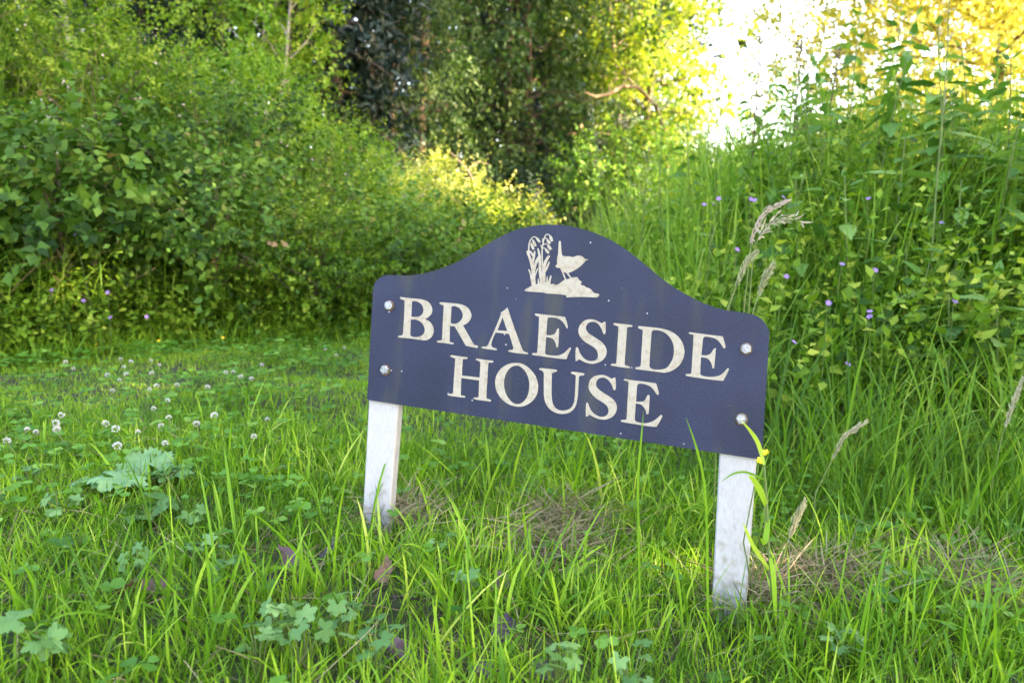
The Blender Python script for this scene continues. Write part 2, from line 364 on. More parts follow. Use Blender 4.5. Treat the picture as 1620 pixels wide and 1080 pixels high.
# outlines on the sign board, in mm from its lower left corner
BOARD = {
 'outline': [(0,-0),(-1.6,25.9),(-3.8,61.5),(-5.4,87.3),(-7.1,113.1),(-9.4,148.6),(-10.9,175.3),(-9.2,183.9),(-2.3,192.2),(0.6,194.2),(3.9,195.9),(7.7,197.3),(11.9,198.3),(16.5,198.9),(22.1,199.5),(28.9,199.8),(36.6,200.1),(44.7,200.8),(53.3,202.1),(62.2,203.9),(71.1,206.2),(79.7,208.9),(88.2,212.1),(96.6,215.5),(105.3,219.3),(113.9,223.4),(121.6,227.2),(127.5,230.3),(132.4,233.3),(137.8,236.8),(144,240.9),(150.7,245.6),(157.7,250.6),(165.3,256.1),(173.2,262),(181.2,267.5),(189.1,272.5),(196.9,277.2),(204.8,281.4),(212.6,284.8),(220.4,287.8),(228.7,290.4),(237.8,292.7),(247.3,294.6),(256.8,296.1),(266.3,296.9),(275.9,297.4),(285,297.4),(293.4,297),(301.3,296.1),(309.3,294.9),(317.4,293.4),(325.5,291.6),(333.6,289.5),(341.8,287),(349.9,284.2),(358.1,281),(366.3,277.2),(374.5,273),(382.8,268.4),(391,263.5),(399.3,258.1),(407.5,252.7),(415.9,247),(424.3,241.2),(432.2,235.9),(439.2,231.5),(445.8,227.5),(452.3,223.9),(458.9,220.5),(465.4,217.4),(471.9,214.5),(478.3,211.8),(484.8,209.1),(491.1,206.8),(497.4,204.7),(503.7,202.8),(509.9,201.3),(516.1,199.9),(522.2,198.8),(528.3,198),(534.4,197.6),(540.5,197.5),(546.2,197.3),(551.4,197),(556.1,196.7),(560.5,196.3),(564.4,195.8),(567.9,195.2),(571.3,194.1),(574.6,192.5),(577.9,190.3),(580.7,187.9),(583.2,185.1),(585.3,181.9),(587,178.7),(588.2,178.2),(588.9,177.6),(589.9,168.8),(591.6,143.4),(593.5,109.7),(594.9,85.4),(596.3,61.5),(598.3,28.6),(599.8,4.7),(596.9,-0.1),(520,-0.2),(409.1,-0.2),(324.4,-0.2),(234.9,-0.4),(105.2,-0.7),(5.7,-0.9)],
 'bolts': [(18.8,151),(24.1,50.1),(561.9,147.9),(567.3,51)],
 'glyphs': [['letter_b',[[(36.6,165.7),(38,166.4),(46.2,166.3),(56,166.2),(63.9,166.5),(70.8,166.6),(76.8,166.1),(81.9,165),(86,163),(89.3,160.3),(91.9,156.6),(93.4,152.5),(93.5,148.9),(92.5,145.6),(90.4,142.6),(87.8,140.1),(85,138.1),(82.8,136.8),(86.3,135.8),(90.5,134),(93.8,131.5),(96.6,128.3),(98.5,124.5),(99.5,120.5),(99.4,116.7),(98.4,113.1),(96.4,109.8),(93.8,107.1),(90.8,105.2),(87.2,104),(83.5,103.8),(78.4,103.9),(70,104.1),(60.5,104.1),(50.3,103.6),(42.1,103.2),(40.7,104.8),(42.2,106.1),(44.4,106.5),(46.6,107.1),(48,107.7),(48.8,109.7),(48.8,114.9),(48.4,122),(47.9,130.7),(47.4,140.3),(46.5,151.3),(45.5,160.3),(44.4,162.5),(43,162.4),(40.6,163.1),(38.3,163.7),(37.1,164.8)],[(58,161.6),(59.3,162.2),(61.4,162.7),(64.7,162.5),(68.5,161.8),(71.8,160.4),(74.8,158.3),(77.1,155.3),(78.5,151.9),(78.9,148.6),(78.3,145.5),(77,143),(74.9,141),(72.5,139.5),(69.3,138.6),(64.1,138.1),(59.6,138),(58.8,149.8)],[(59.5,133.4),(62.1,133.9),(65.8,134.3),(69.8,134),(73.9,132.9),(77.4,131.1),(80.3,128.5),(82.8,125.1),(84.3,121.5),(84.7,118.4),(84.2,115.5),(82.8,113),(80.5,110.7),(77.5,109),(74,107.7),(70.1,107.1),(66.6,107),(64.2,107.3),(62.5,108),(61.4,109.6),(60.9,111),(60.2,122.2)]]],['letter_r',[[(103.5,164),(104.8,165.3),(112.5,165.6),(121.7,165.7),(128.9,165.9),(135.2,165.8),(140.9,165.2),(146,163.9),(150.6,161.4),(154.3,158.1),(156.8,154.3),(158.1,150.4),(158,147.1),(156.9,144),(155.2,141),(152.9,138.2),(149.3,135.7),(146.2,133.9),(150.4,128.5),(155.8,121.5),(161.6,114),(166.5,108),(168.1,106.4),(169,106.5),(171.6,106.2),(173.8,105.7),(173.9,104.3),(173.4,103),(172.9,102.7),(170.4,102.6),(162.4,103.1),(154.6,103.6),(150.5,108.8),(145.1,115.8),(139.2,123.2),(134.3,129.4),(132.7,131.2),(131.7,131.2),(128.4,131),(125.5,130.7),(126.2,119.6),(127.2,108.3),(127.8,106),(128.9,106.4),(131.8,105.8),(134.6,105.5),(134,103.5),(127.5,103.5),(119.5,103.8),(112.9,103.4),(107.9,103.3),(106.5,104.8),(107.3,105.4),(108.5,106.1),(110.7,106.5),(112.8,107),(114.1,107.1),(114.7,110),(114.1,120),(113.1,132.9),(112.3,147.2),(111.4,159),(110.5,161.5),(109.2,161),(106.9,161.8),(104.7,162.6)],[(124.3,159),(124.4,160),(125.2,161.1),(127.7,161.7),(130.9,161.7),(134.4,160.8),(137.9,159.1),(141,156),(143.3,152.4),(144.2,148.8),(143.9,145.3),(142.5,142),(140.3,139.1),(137.4,136.8),(134.1,135.2),(130.5,134.7),(127.4,134.7),(125.6,135.7),(125,147.3)]]],['letter_a',[[(212.5,168),(213.2,168),(214.5,166.6),(216.6,162.3),(220.1,154.8),(226.4,142.4),(233.3,129),(239.4,117.4),(243.9,109.1),(245.1,107.6),(247,106),(250.4,105.2),(253.4,104.5),(253.6,102.9),(246.8,102.6),(238.3,102.3),(230.3,102.4),(224,102.7),(222.2,103.6),(222.2,104.5),(224.1,105.6),(226.4,105.9),(228.6,106.4),(229.8,107.3),(229.9,109.2),(228.6,112.8),(226.4,117.6),(223.4,124),(220.8,129.3),(210.2,129.2),(199.5,129.1),(198,125.3),(196.3,120.3),(195.1,115),(194.6,110.3),(195.3,107.9),(197.2,106.6),(200.9,105.7),(204.2,105),(204.3,103.9),(203.6,102.9),(199.9,102.8),(194.7,102.8),(187.7,102.7),(181.5,103),(179.8,103.8),(179.7,104.5),(180.7,105.1),(182.1,105.7),(184.4,105.9),(186.8,106.4),(188.2,107.2),(189.7,109.7),(192.1,116.3),(194.9,124.6),(197.6,133.3),(200.3,142.1),(202.8,150.9),(204.7,157.6),(204.3,158.7),(203.9,159.7),(206.6,161.8),(209.7,164.3),(211.4,166.4)],[(207.5,153.3),(212.5,143.3),(217.6,133.4),(209.8,133.2),(202,132.9),(204.8,143.1)]]],['letter_e',[[(256.8,163.6),(258.2,164.2),(264.1,164.1),(271.8,163.9),(279.8,164),(287.9,164.1),(296.5,164.1),(303,164),(304.3,161.6),(305.9,158.1),(307.7,153.7),(309,149.8),(308.9,148.2),(308.5,147.6),(307.8,147.8),(306.6,148.7),(305.3,150.9),(303.4,153.5),(300.8,156.2),(297.5,158.5),(293.5,160.1),(289.2,161.1),(284.4,161.3),(280.2,160.9),(278.2,160.3),(277.3,159.3),(277,157.5),(277,155.8),(277.5,145),(278.1,134.2),(281.7,134.4),(286,135.1),(288.9,136.4),(291,138.2),(292.2,141),(293,143.7),(293.9,145.4),(294.5,146.5),(295.2,146.4),(296.2,144.9),(296.8,139.7),(297.2,132.9),(297.7,125.3),(297.7,119.1),(296.6,118),(295.3,118.6),(294.6,120.9),(293.6,123.8),(292.2,126.4),(290.4,128.6),(288.2,130.2),(285.6,131.1),(281.6,131.4),(278.2,131.4),(278.6,121.8),(279.1,111.6),(279.2,108.3),(279.5,107.3),(280.4,106.1),(282.4,105.5),(286,105.2),(290.4,105.3),(295.3,105.7),(300.1,106.8),(304.5,108.9),(308.4,111.7),(311.4,115.2),(313.8,118.4),(315.3,119.9),(316.2,120.6),(317.5,119.3),(316.3,115.4),(314.7,110.7),(313.4,106.2),(312.4,102.7),(308.2,102.4),(301.5,102.2),(292.3,102.2),(281.8,102.3),(270.1,102.4),(260.6,102.5),(259.2,104.1),(260.1,104.8),(261.6,105.6),(263.9,105.8),(266.1,106.1),(267.1,106.2),(267.4,108.5),(267.1,115.3),(266.4,125.8),(265.4,142.8),(264.2,157.9),(263.4,160.9),(262.3,160.1),(259.9,160.8),(257.6,161.6),(256.9,162.7)]]],['letter_s',[[(361.3,163.5),(362.4,163.4),(363.4,163.3),(364.1,159.9),(364.8,155.4),(365.2,150.5),(365.2,146.5),(363.9,145.2),(362.3,146.2),(360.9,148.8),(359.2,152.2),(356.8,155.5),(354.1,158.5),(351.3,160.3),(348.6,161.3),(346.2,161.7),(343.8,161.3),(341,160.5),(338.4,158.9),(336.6,156.1),(335.6,153),(335.9,150.4),(337.1,148),(339.1,145.7),(342,143.4),(346.3,141.2),(351.2,138.9),(356.5,136.4),(361.4,133.7),(365,130.7),(367.7,127.6),(369.5,124.5),(370.4,121.1),(370.4,117.2),(369.4,113.3),(367.4,109.8),(364.6,106.7),(361.1,104.3),(357.3,102.4),(354,101.1),(350.6,100.5),(346.2,100.7),(341.8,101.3),(338.3,102.4),(335.4,103.5),(332.9,104.5),(331.3,105.2),(330.1,103.7),(328.6,102.2),(327.3,101.9),(326.4,102),(325.8,106),(325.1,111.3),(324.6,116.8),(324.6,121.2),(326.2,122.2),(327,121.7),(328.2,120.3),(329.7,117.3),(331.6,113.8),(333.9,110.9),(336.6,108.4),(339.8,106.3),(343.1,104.9),(346.2,104.3),(349.3,104.4),(352.4,105),(355.1,106.2),(357,108),(358.1,110.2),(358.5,112.6),(358.1,115.3),(357,118.6),(355,121.8),(352.1,124.1),(348.4,126.2),(343.4,128.3),(338.3,130.5),(334.1,133.2),(330.7,136.1),(328.2,138.8),(326.5,141.6),(325.5,144.5),(325.2,147.5),(325.6,151),(326.7,154.6),(328.7,157.8),(331.2,160.7),(334,162.6),(337,163.9),(340.3,164.6),(343.8,164.9),(347.4,164.5),(350.9,163.7),(354.6,162.2),(357.7,161),(359.1,161.1),(359.8,161.7),(360.6,162.6)]]],['letter_i',[[(375,161.7),(376.3,163.1),(380.8,163.1),(387,163),(395.3,163.1),(402.3,162.8),(403.1,161.6),(402.1,160.4),(400.8,160.3),(399.2,160.1),(397.7,159.7),(396.4,159),(395.7,159),(395.6,156.3),(396.1,146.4),(396.8,133.6),(397.4,119.3),(398,107.5),(398.8,104.6),(400.2,104.8),(403.3,104.1),(405.9,103.4),(406,102.2),(405.3,101.2),(399.4,101.2),(391.8,101.2),(384.5,101.5),(378.9,101.9),(378.1,102.9),(378.9,103.6),(380.3,104.4),(382.4,104.7),(384.5,105.1),(385.6,104.9),(386.1,107.7),(385.6,118.6),(384.7,132.2),(384,145.8),(383.3,156.6),(382.9,159.3),(381.9,159),(379.1,159.8),(376.2,160.5)]]],['letter_d',[[(410.8,161),(412,162.7),(420.1,162.9),(429.9,163),(437.5,163),(444.5,162.8),(451.2,161.9),(457.5,160.3),(463.1,157.9),(468.1,154.6),(472.4,150.4),(475.9,145.5),(478.4,140.4),(479.8,135),(479.9,129),(478.9,123.1),(477,117.9),(474.3,113.3),(470.7,109.3),(466.6,106),(461.9,103.3),(457.2,101.5),(454,101),(450,101.1),(442.5,101.1),(433.5,101.2),(423.4,101.1),(415.1,101),(413.6,102.6),(415.2,104),(417.2,104.4),(419.3,105),(420.6,105.6),(421.2,108),(421,114.3),(420.2,124.1),(419.4,140.6),(418.4,155.4),(417.7,158.6),(416.7,158.1),(414.3,158.9),(411.9,159.5)],[(430.9,156.3),(431.6,157.7),(433.1,159.1),(436.3,159.8),(440.3,159.9),(444.5,159.3),(448.7,157.9),(452.8,155.6),(456.6,152.4),(459.9,148.5),(462.6,143.9),(464.3,138.8),(465.2,133.3),(465.3,127.6),(464.7,122.2),(463.2,117.3),(461.2,113.1),(459.1,109.8),(456.5,107.4),(452.8,105.7),(448.7,104.6),(443.9,103.9),(439.6,103.9),(436.8,104.5),(434.9,105.6),(433.8,107),(433.4,108.2),(432.1,132.3)]]],['letter_e',[[(482.2,161),(483.5,162.1),(489.6,161.9),(497.5,161.7),(505.4,161.6),(513.4,161.5),(522.3,161.4),(529.2,161.3),(530.3,158.5),(531.8,154.8),(533.3,151.1),(534.4,147.9),(534.2,146.1),(533.7,145.1),(531.7,145.4),(530,147.7),(527.8,150.7),(525.1,153.5),(521.9,155.9),(518.4,157.4),(514.7,158.2),(510.5,158.5),(506.7,158.4),(504.6,157.9),(503.4,156.9),(502.9,155),(502.9,153.2),(503.1,142.6),(503.2,132),(506.6,132.1),(510.6,132.7),(513.4,133.9),(515.6,135.7),(517.2,138.7),(518.4,141.5),(519.5,143.1),(520.3,144),(521.6,142.8),(522,137.8),(522.2,131.1),(522.6,123.2),(522.6,116.7),(521.4,115.7),(520,116.4),(519.5,118.7),(518.5,121.6),(516.9,124.3),(514.9,126.6),(512.8,128.1),(510.2,128.9),(506.4,129.2),(503.1,129.2),(503.8,118.8),(504.6,108.1),(504.7,105.3),(505.3,105),(507,104),(509.7,103.3),(513.4,103.1),(517.6,103.3),(522.4,103.9),(527,105.1),(531,107),(534.4,109.7),(537.3,113.6),(539.6,117.1),(540.7,118.4),(541.1,118.8),(542.6,117.5),(541.6,113.7),(540.1,109.1),(538.3,104.1),(536.8,100.3),(532.2,100.1),(525,99.9),(515.4,99.8),(504.8,100),(494.3,100.2),(486.1,100.7),(484.8,102.1),(485.4,102.7),(486.6,103.5),(488.8,103.8),(491,104.2),(492.1,104.7),(492.6,107.5),(492.2,115.7),(491.4,127.3),(490.6,143.3),(489.6,157.1),(488.8,160),(487.6,159.2),(485.3,159.6),(483.1,159.8)]]],['letter_h',[[(131.1,85.3),(133,86.8),(138.8,86.7),(145.9,86.5),(153.3,86.7),(159.1,86.6),(159.7,85.2),(158.7,83.7),(156.7,83.7),(154.4,83.4),(152.9,83.9),(152.1,81.5),(152.7,69.7),(153.6,58.1),(167.9,58.3),(182.2,58.5),(181.7,69),(181,79.8),(180.2,82.6),(178.8,82.9),(175.6,83.8),(172.7,84.5),(173.8,86.5),(179.8,86.4),(187.4,86.3),(194.9,86.4),(200.6,86.3),(201.2,85),(200.2,83.7),(198.2,83.5),(195.8,83.1),(194.3,83.4),(193.6,80.9),(194,70.9),(194.8,57.8),(195.5,43),(196.4,30.9),(197.3,28),(198.9,28.4),(201.9,27.8),(204.5,27.2),(204,25),(198.2,24.8),(190.8,24.7),(183.2,24.7),(177.1,25.1),(175.9,26.6),(176.8,27.1),(178.3,27.7),(180.6,27.9),(182.8,28.3),(183.8,28.3),(184,31.1),(183.1,42.8),(182,54.2),(167.6,54.1),(153.1,54),(154,41.9),(155.1,29.5),(155.8,27.2),(157,27.8),(160,27.7),(162.7,27.5),(162.8,26.2),(162.2,24.9),(156.6,24.8),(149.2,24.7),(141.5,24.6),(135.3,24.7),(134.1,26.2),(135.1,26.7),(136.5,27.4),(138.9,27.9),(141,28.6),(142.1,28.8),(142.4,31.6),(141.9,41.2),(141.1,53.6),(140.6,68),(140,80),(139.4,82.8),(138.2,82.6),(134.9,83.4),(131.8,84)]]],['letter_o',[[(236.8,87.8),(242.3,88.1),(247.6,87.2),(253.3,85),(259,81.6),(264.2,77.4),(268.8,72.2),(272.4,65.8),(274.7,58.9),(275.1,51.8),(274,44.8),(271.4,38.9),(267.6,33.6),(262.5,29.1),(256.9,25.6),(251.8,23.8),(246.5,23.2),(240.6,23.2),(234.6,24.3),(228.2,26.7),(222,30.1),(216.7,34.7),(212.4,40.2),(209.3,46.8),(207.6,53.8),(207.5,60.2),(208.8,66.2),(211.1,71.6),(214.5,76.5),(219.1,80.8),(224.4,84.3),(230.6,86.6)],[(238.2,84),(242.3,83.6),(246.3,81.9),(250.2,79.1),(253.9,75.4),(257,70.6),(259.4,65.3),(260.8,60.4),(261.3,55.3),(261.4,49.1),(260.7,43),(258.8,37.6),(256,33),(252.7,29.6),(248.9,27.5),(245,26.7),(241.1,27.1),(237.3,28.7),(233.7,31.3),(230.1,34.9),(226.8,39.3),(224.3,44.5),(222.4,50.1),(221.4,55.6),(221.3,61.2),(222.2,66.8),(223.9,72),(226.5,76.6),(229.8,80.3),(233.9,82.8)]]],['letter_u',[[(273,83.7),(274.9,84.9),(280,85.1),(286.7,85.2),(294.4,85.4),(300.5,85.2),(299.9,82.4),(297.6,82.2),(295,81.6),(293.3,79.2),(294,69.5),(295.2,57.8),(296.4,48.3),(298,40.3),(300.2,34.7),(303,30.8),(306.6,28.2),(310.7,27),(315.2,27),(319.6,28),(323.6,29.7),(326.9,32.2),(329.4,35.6),(330.9,39.8),(331.5,43.5),(331.3,50),(330.5,64.9),(329.4,78.8),(328.3,82),(326.8,81.7),(323.9,82.4),(321.5,83.1),(322.5,85.5),(326.7,85.7),(332.1,85.8),(337.7,85.7),(341.8,85.2),(340.9,82.6),(338.5,82.2),(335.9,81.6),(334.2,79.5),(334.6,71.6),(335.2,61.9),(335.7,53.3),(335.6,45.5),(334.9,39.1),(333.2,33.8),(330.2,29.3),(326.4,25.8),(321.7,23.5),(316.4,22.2),(310.5,21.9),(304.6,22.7),(299.4,24.7),(294.9,27.7),(291,31.5),(287.9,36.3),(285.9,41.6),(284.5,48.6),(283,60.3),(281.8,71.3),(281.2,76.4),(280.6,78.9),(279.4,80.5),(277.9,81.3),(275.8,81.8),(273.9,82.1)]]],['letter_s',[[(384.6,85),(387.1,85.1),(387.9,82.1),(388.9,77.9),(389.4,72.9),(389.4,68.6),(388,66.9),(386.3,68.2),(384.9,71.1),(383,74.6),(380.4,77.9),(377.3,80.7),(373.9,82.3),(370.7,83),(368.1,82.9),(365.8,82.1),(363.5,80.7),(361.7,78.7),(360.5,75.8),(360.1,72.8),(360.8,70),(362.4,67.4),(365.4,65),(369.3,62.7),(374.5,60.3),(380,57.9),(384.7,55.5),(388.7,52.9),(391.7,49.7),(393.7,46.1),(394.6,41.8),(394.3,37.4),(392.8,33.2),(390.3,29.4),(386.7,26.4),(382.7,24.2),(379.1,23),(375.4,22.6),(370.8,22.7),(366.4,23.4),(362.8,24.4),(359.8,25.6),(357.4,26.5),(355.8,27.1),(354.8,25.6),(353.6,24),(351.1,23.7),(350.5,27.3),(349.8,32.3),(349.4,38.1),(349.4,43),(350.9,44.1),(351.7,43.2),(352.8,41.6),(354.2,38.5),(356.1,35.1),(358.7,32.2),(361.8,29.6),(365.8,27.7),(369.8,26.4),(373.1,26.1),(376.1,26.7),(379.1,28),(381.4,29.9),(382.8,32.7),(383.2,35.8),(382.4,39.2),(380.6,42.4),(377.6,44.8),(373.7,47),(368.4,49.4),(363,51.8),(358.8,54.6),(355.3,57.7),(352.6,60.8),(350.8,64),(349.9,67),(349.8,70.2),(350.3,74.1),(351.6,78),(354.1,81.2),(357.3,83.7),(361.2,85.3),(365.3,86.3),(369.1,86.7),(372.8,86.4),(376.7,85),(380.1,83.6),(382.1,83),(383.3,83.1)]]],['letter_e',[[(399.4,84),(401.1,85.1),(406.8,84.9),(414.2,84.7),(422,84.8),(430.2,84.9),(439,84.9),(445.8,84.8),(447.1,82.1),(448.6,78.4),(450.2,74.3),(451.4,70.8),(450.4,68.6),(447.9,69.7),(445.9,72.3),(443.5,75.3),(440.5,77.8),(436.9,79.9),(432.5,81.1),(428.1,81.6),(424.7,81.5),(422,81),(420.6,80.1),(419.8,78.9),(419.6,77.2),(419.6,75.7),(420.2,65.4),(420.8,55.1),(424.5,55.3),(428.7,56),(431.4,57.2),(433.2,59),(434.3,62),(435,64.8),(436.6,67.2),(438.8,66),(439.4,60.7),(439.7,53.8),(440.2,46.2),(440.1,40),(437.4,39.3),(436.8,41.6),(435.6,44.6),(433.6,47.5),(431.2,50.1),(429.1,51.5),(426.7,52.2),(423.3,52.4),(420.5,52.3),(421.1,42.1),(421.8,31.4),(422.1,28.4),(422.8,27.9),(424.3,26.8),(426.7,26.2),(430.4,25.8),(434.7,25.9),(438.9,26.7),(443,28.1),(446.5,30),(449.8,32.4),(453.4,36.1),(456.3,39.5),(457.8,41.6),(460.1,40.1),(459,36.3),(457.2,31.7),(455.3,27.1),(453.7,23.5),(448,23.1),(440,22.7),(431.1,22.8),(421.5,23),(411.2,23.1),(403.1,23.5),(401.8,25),(403.8,26.3),(406.2,26.7),(408.6,27.3),(409.8,27.4),(410.1,30.4),(409.6,40.2),(408.7,53.1),(407.9,68),(407.1,80.3),(405.2,82.5),(402.6,82.7),(400.2,82.8)]]],['emblem_mound',[[(236.9,197.1),(238.1,198.1),(240,199.6),(243.1,201.7),(246.5,203.9),(249.8,206.1),(253.1,207.7),(256.4,207.7),(259.4,207.7),(261.8,209),(264.1,210.6),(267.1,211.5),(270.2,211.8),(273.1,210.5),(275.6,209.2),(277.5,209.8),(279.2,210.5),(281.1,209.9),(283.1,209.3),(285.4,209.8),(287.9,211),(290.2,213),(292.4,215.1),(293.9,216.8),(295.7,218.2),(299.3,219.3),(302.9,220.3),(304.6,221.4),(306.4,222.5),(310.8,223.2),(314.8,223.6),(315.8,222),(317.1,220.2),(318.8,219.2),(320.4,218.4),(322.1,216.7),(320.9,215.1),(320.4,213.3),(322.9,212.7),(326,212.3),(327.7,211.3),(329.3,210.2),(331.7,209.8),(334.3,209.2),(336.8,207.6),(339,205.8),(340.6,204.3),(342.3,203.1),(344.8,202.9),(347.2,202.8),(349,202),(349.9,200.9),(348.8,198.8),(347.3,197),(337.9,196.6),(325.5,195.8),(312.2,194.2),(301.5,192.7),(301.6,195.2),(298.2,195.9),(292.1,196.3),(281.3,195.8),(270.9,195.4),(268.6,195.8),(265.8,196.3),(253.1,195.8),(240.5,195.4),(237.1,196.2)]]],['emblem_bird',[[(280.5,272.8),(281.9,274.6),(283.8,273.1),(284.8,268.1),(285.7,262.3),(286.5,258.3),(287.3,255.2),(288.4,253.3),(290.4,252.4),(294.6,252.5),(299,252.8),(302.2,252.4),(304.7,252.1),(306.4,252.9),(308.2,254),(311.1,254.9),(314.1,255.3),(316.9,254.8),(319.2,253.7),(320.9,252.3),(322.6,251),(325.9,250.8),(328.7,251),(326.6,250.2),(324.1,249),(322.9,247.2),(321.5,244.9),(318.8,241.7),(315.6,238.4),(312.3,235.5),(308.8,232.9),(304.7,230.4),(300.7,228.6),(297.4,228.1),(294.5,228.6),(291.6,230),(289.1,231.7),(287.6,233.5),(286.3,234.8),(283.9,234.8),(282,234.4),(280.7,235.9),(279.5,237.5),(280.8,238),(282,239.6),(281.5,243.8),(280.9,248.6),(281.3,251.1),(281.7,254.7),(281.1,264.1)]]]],
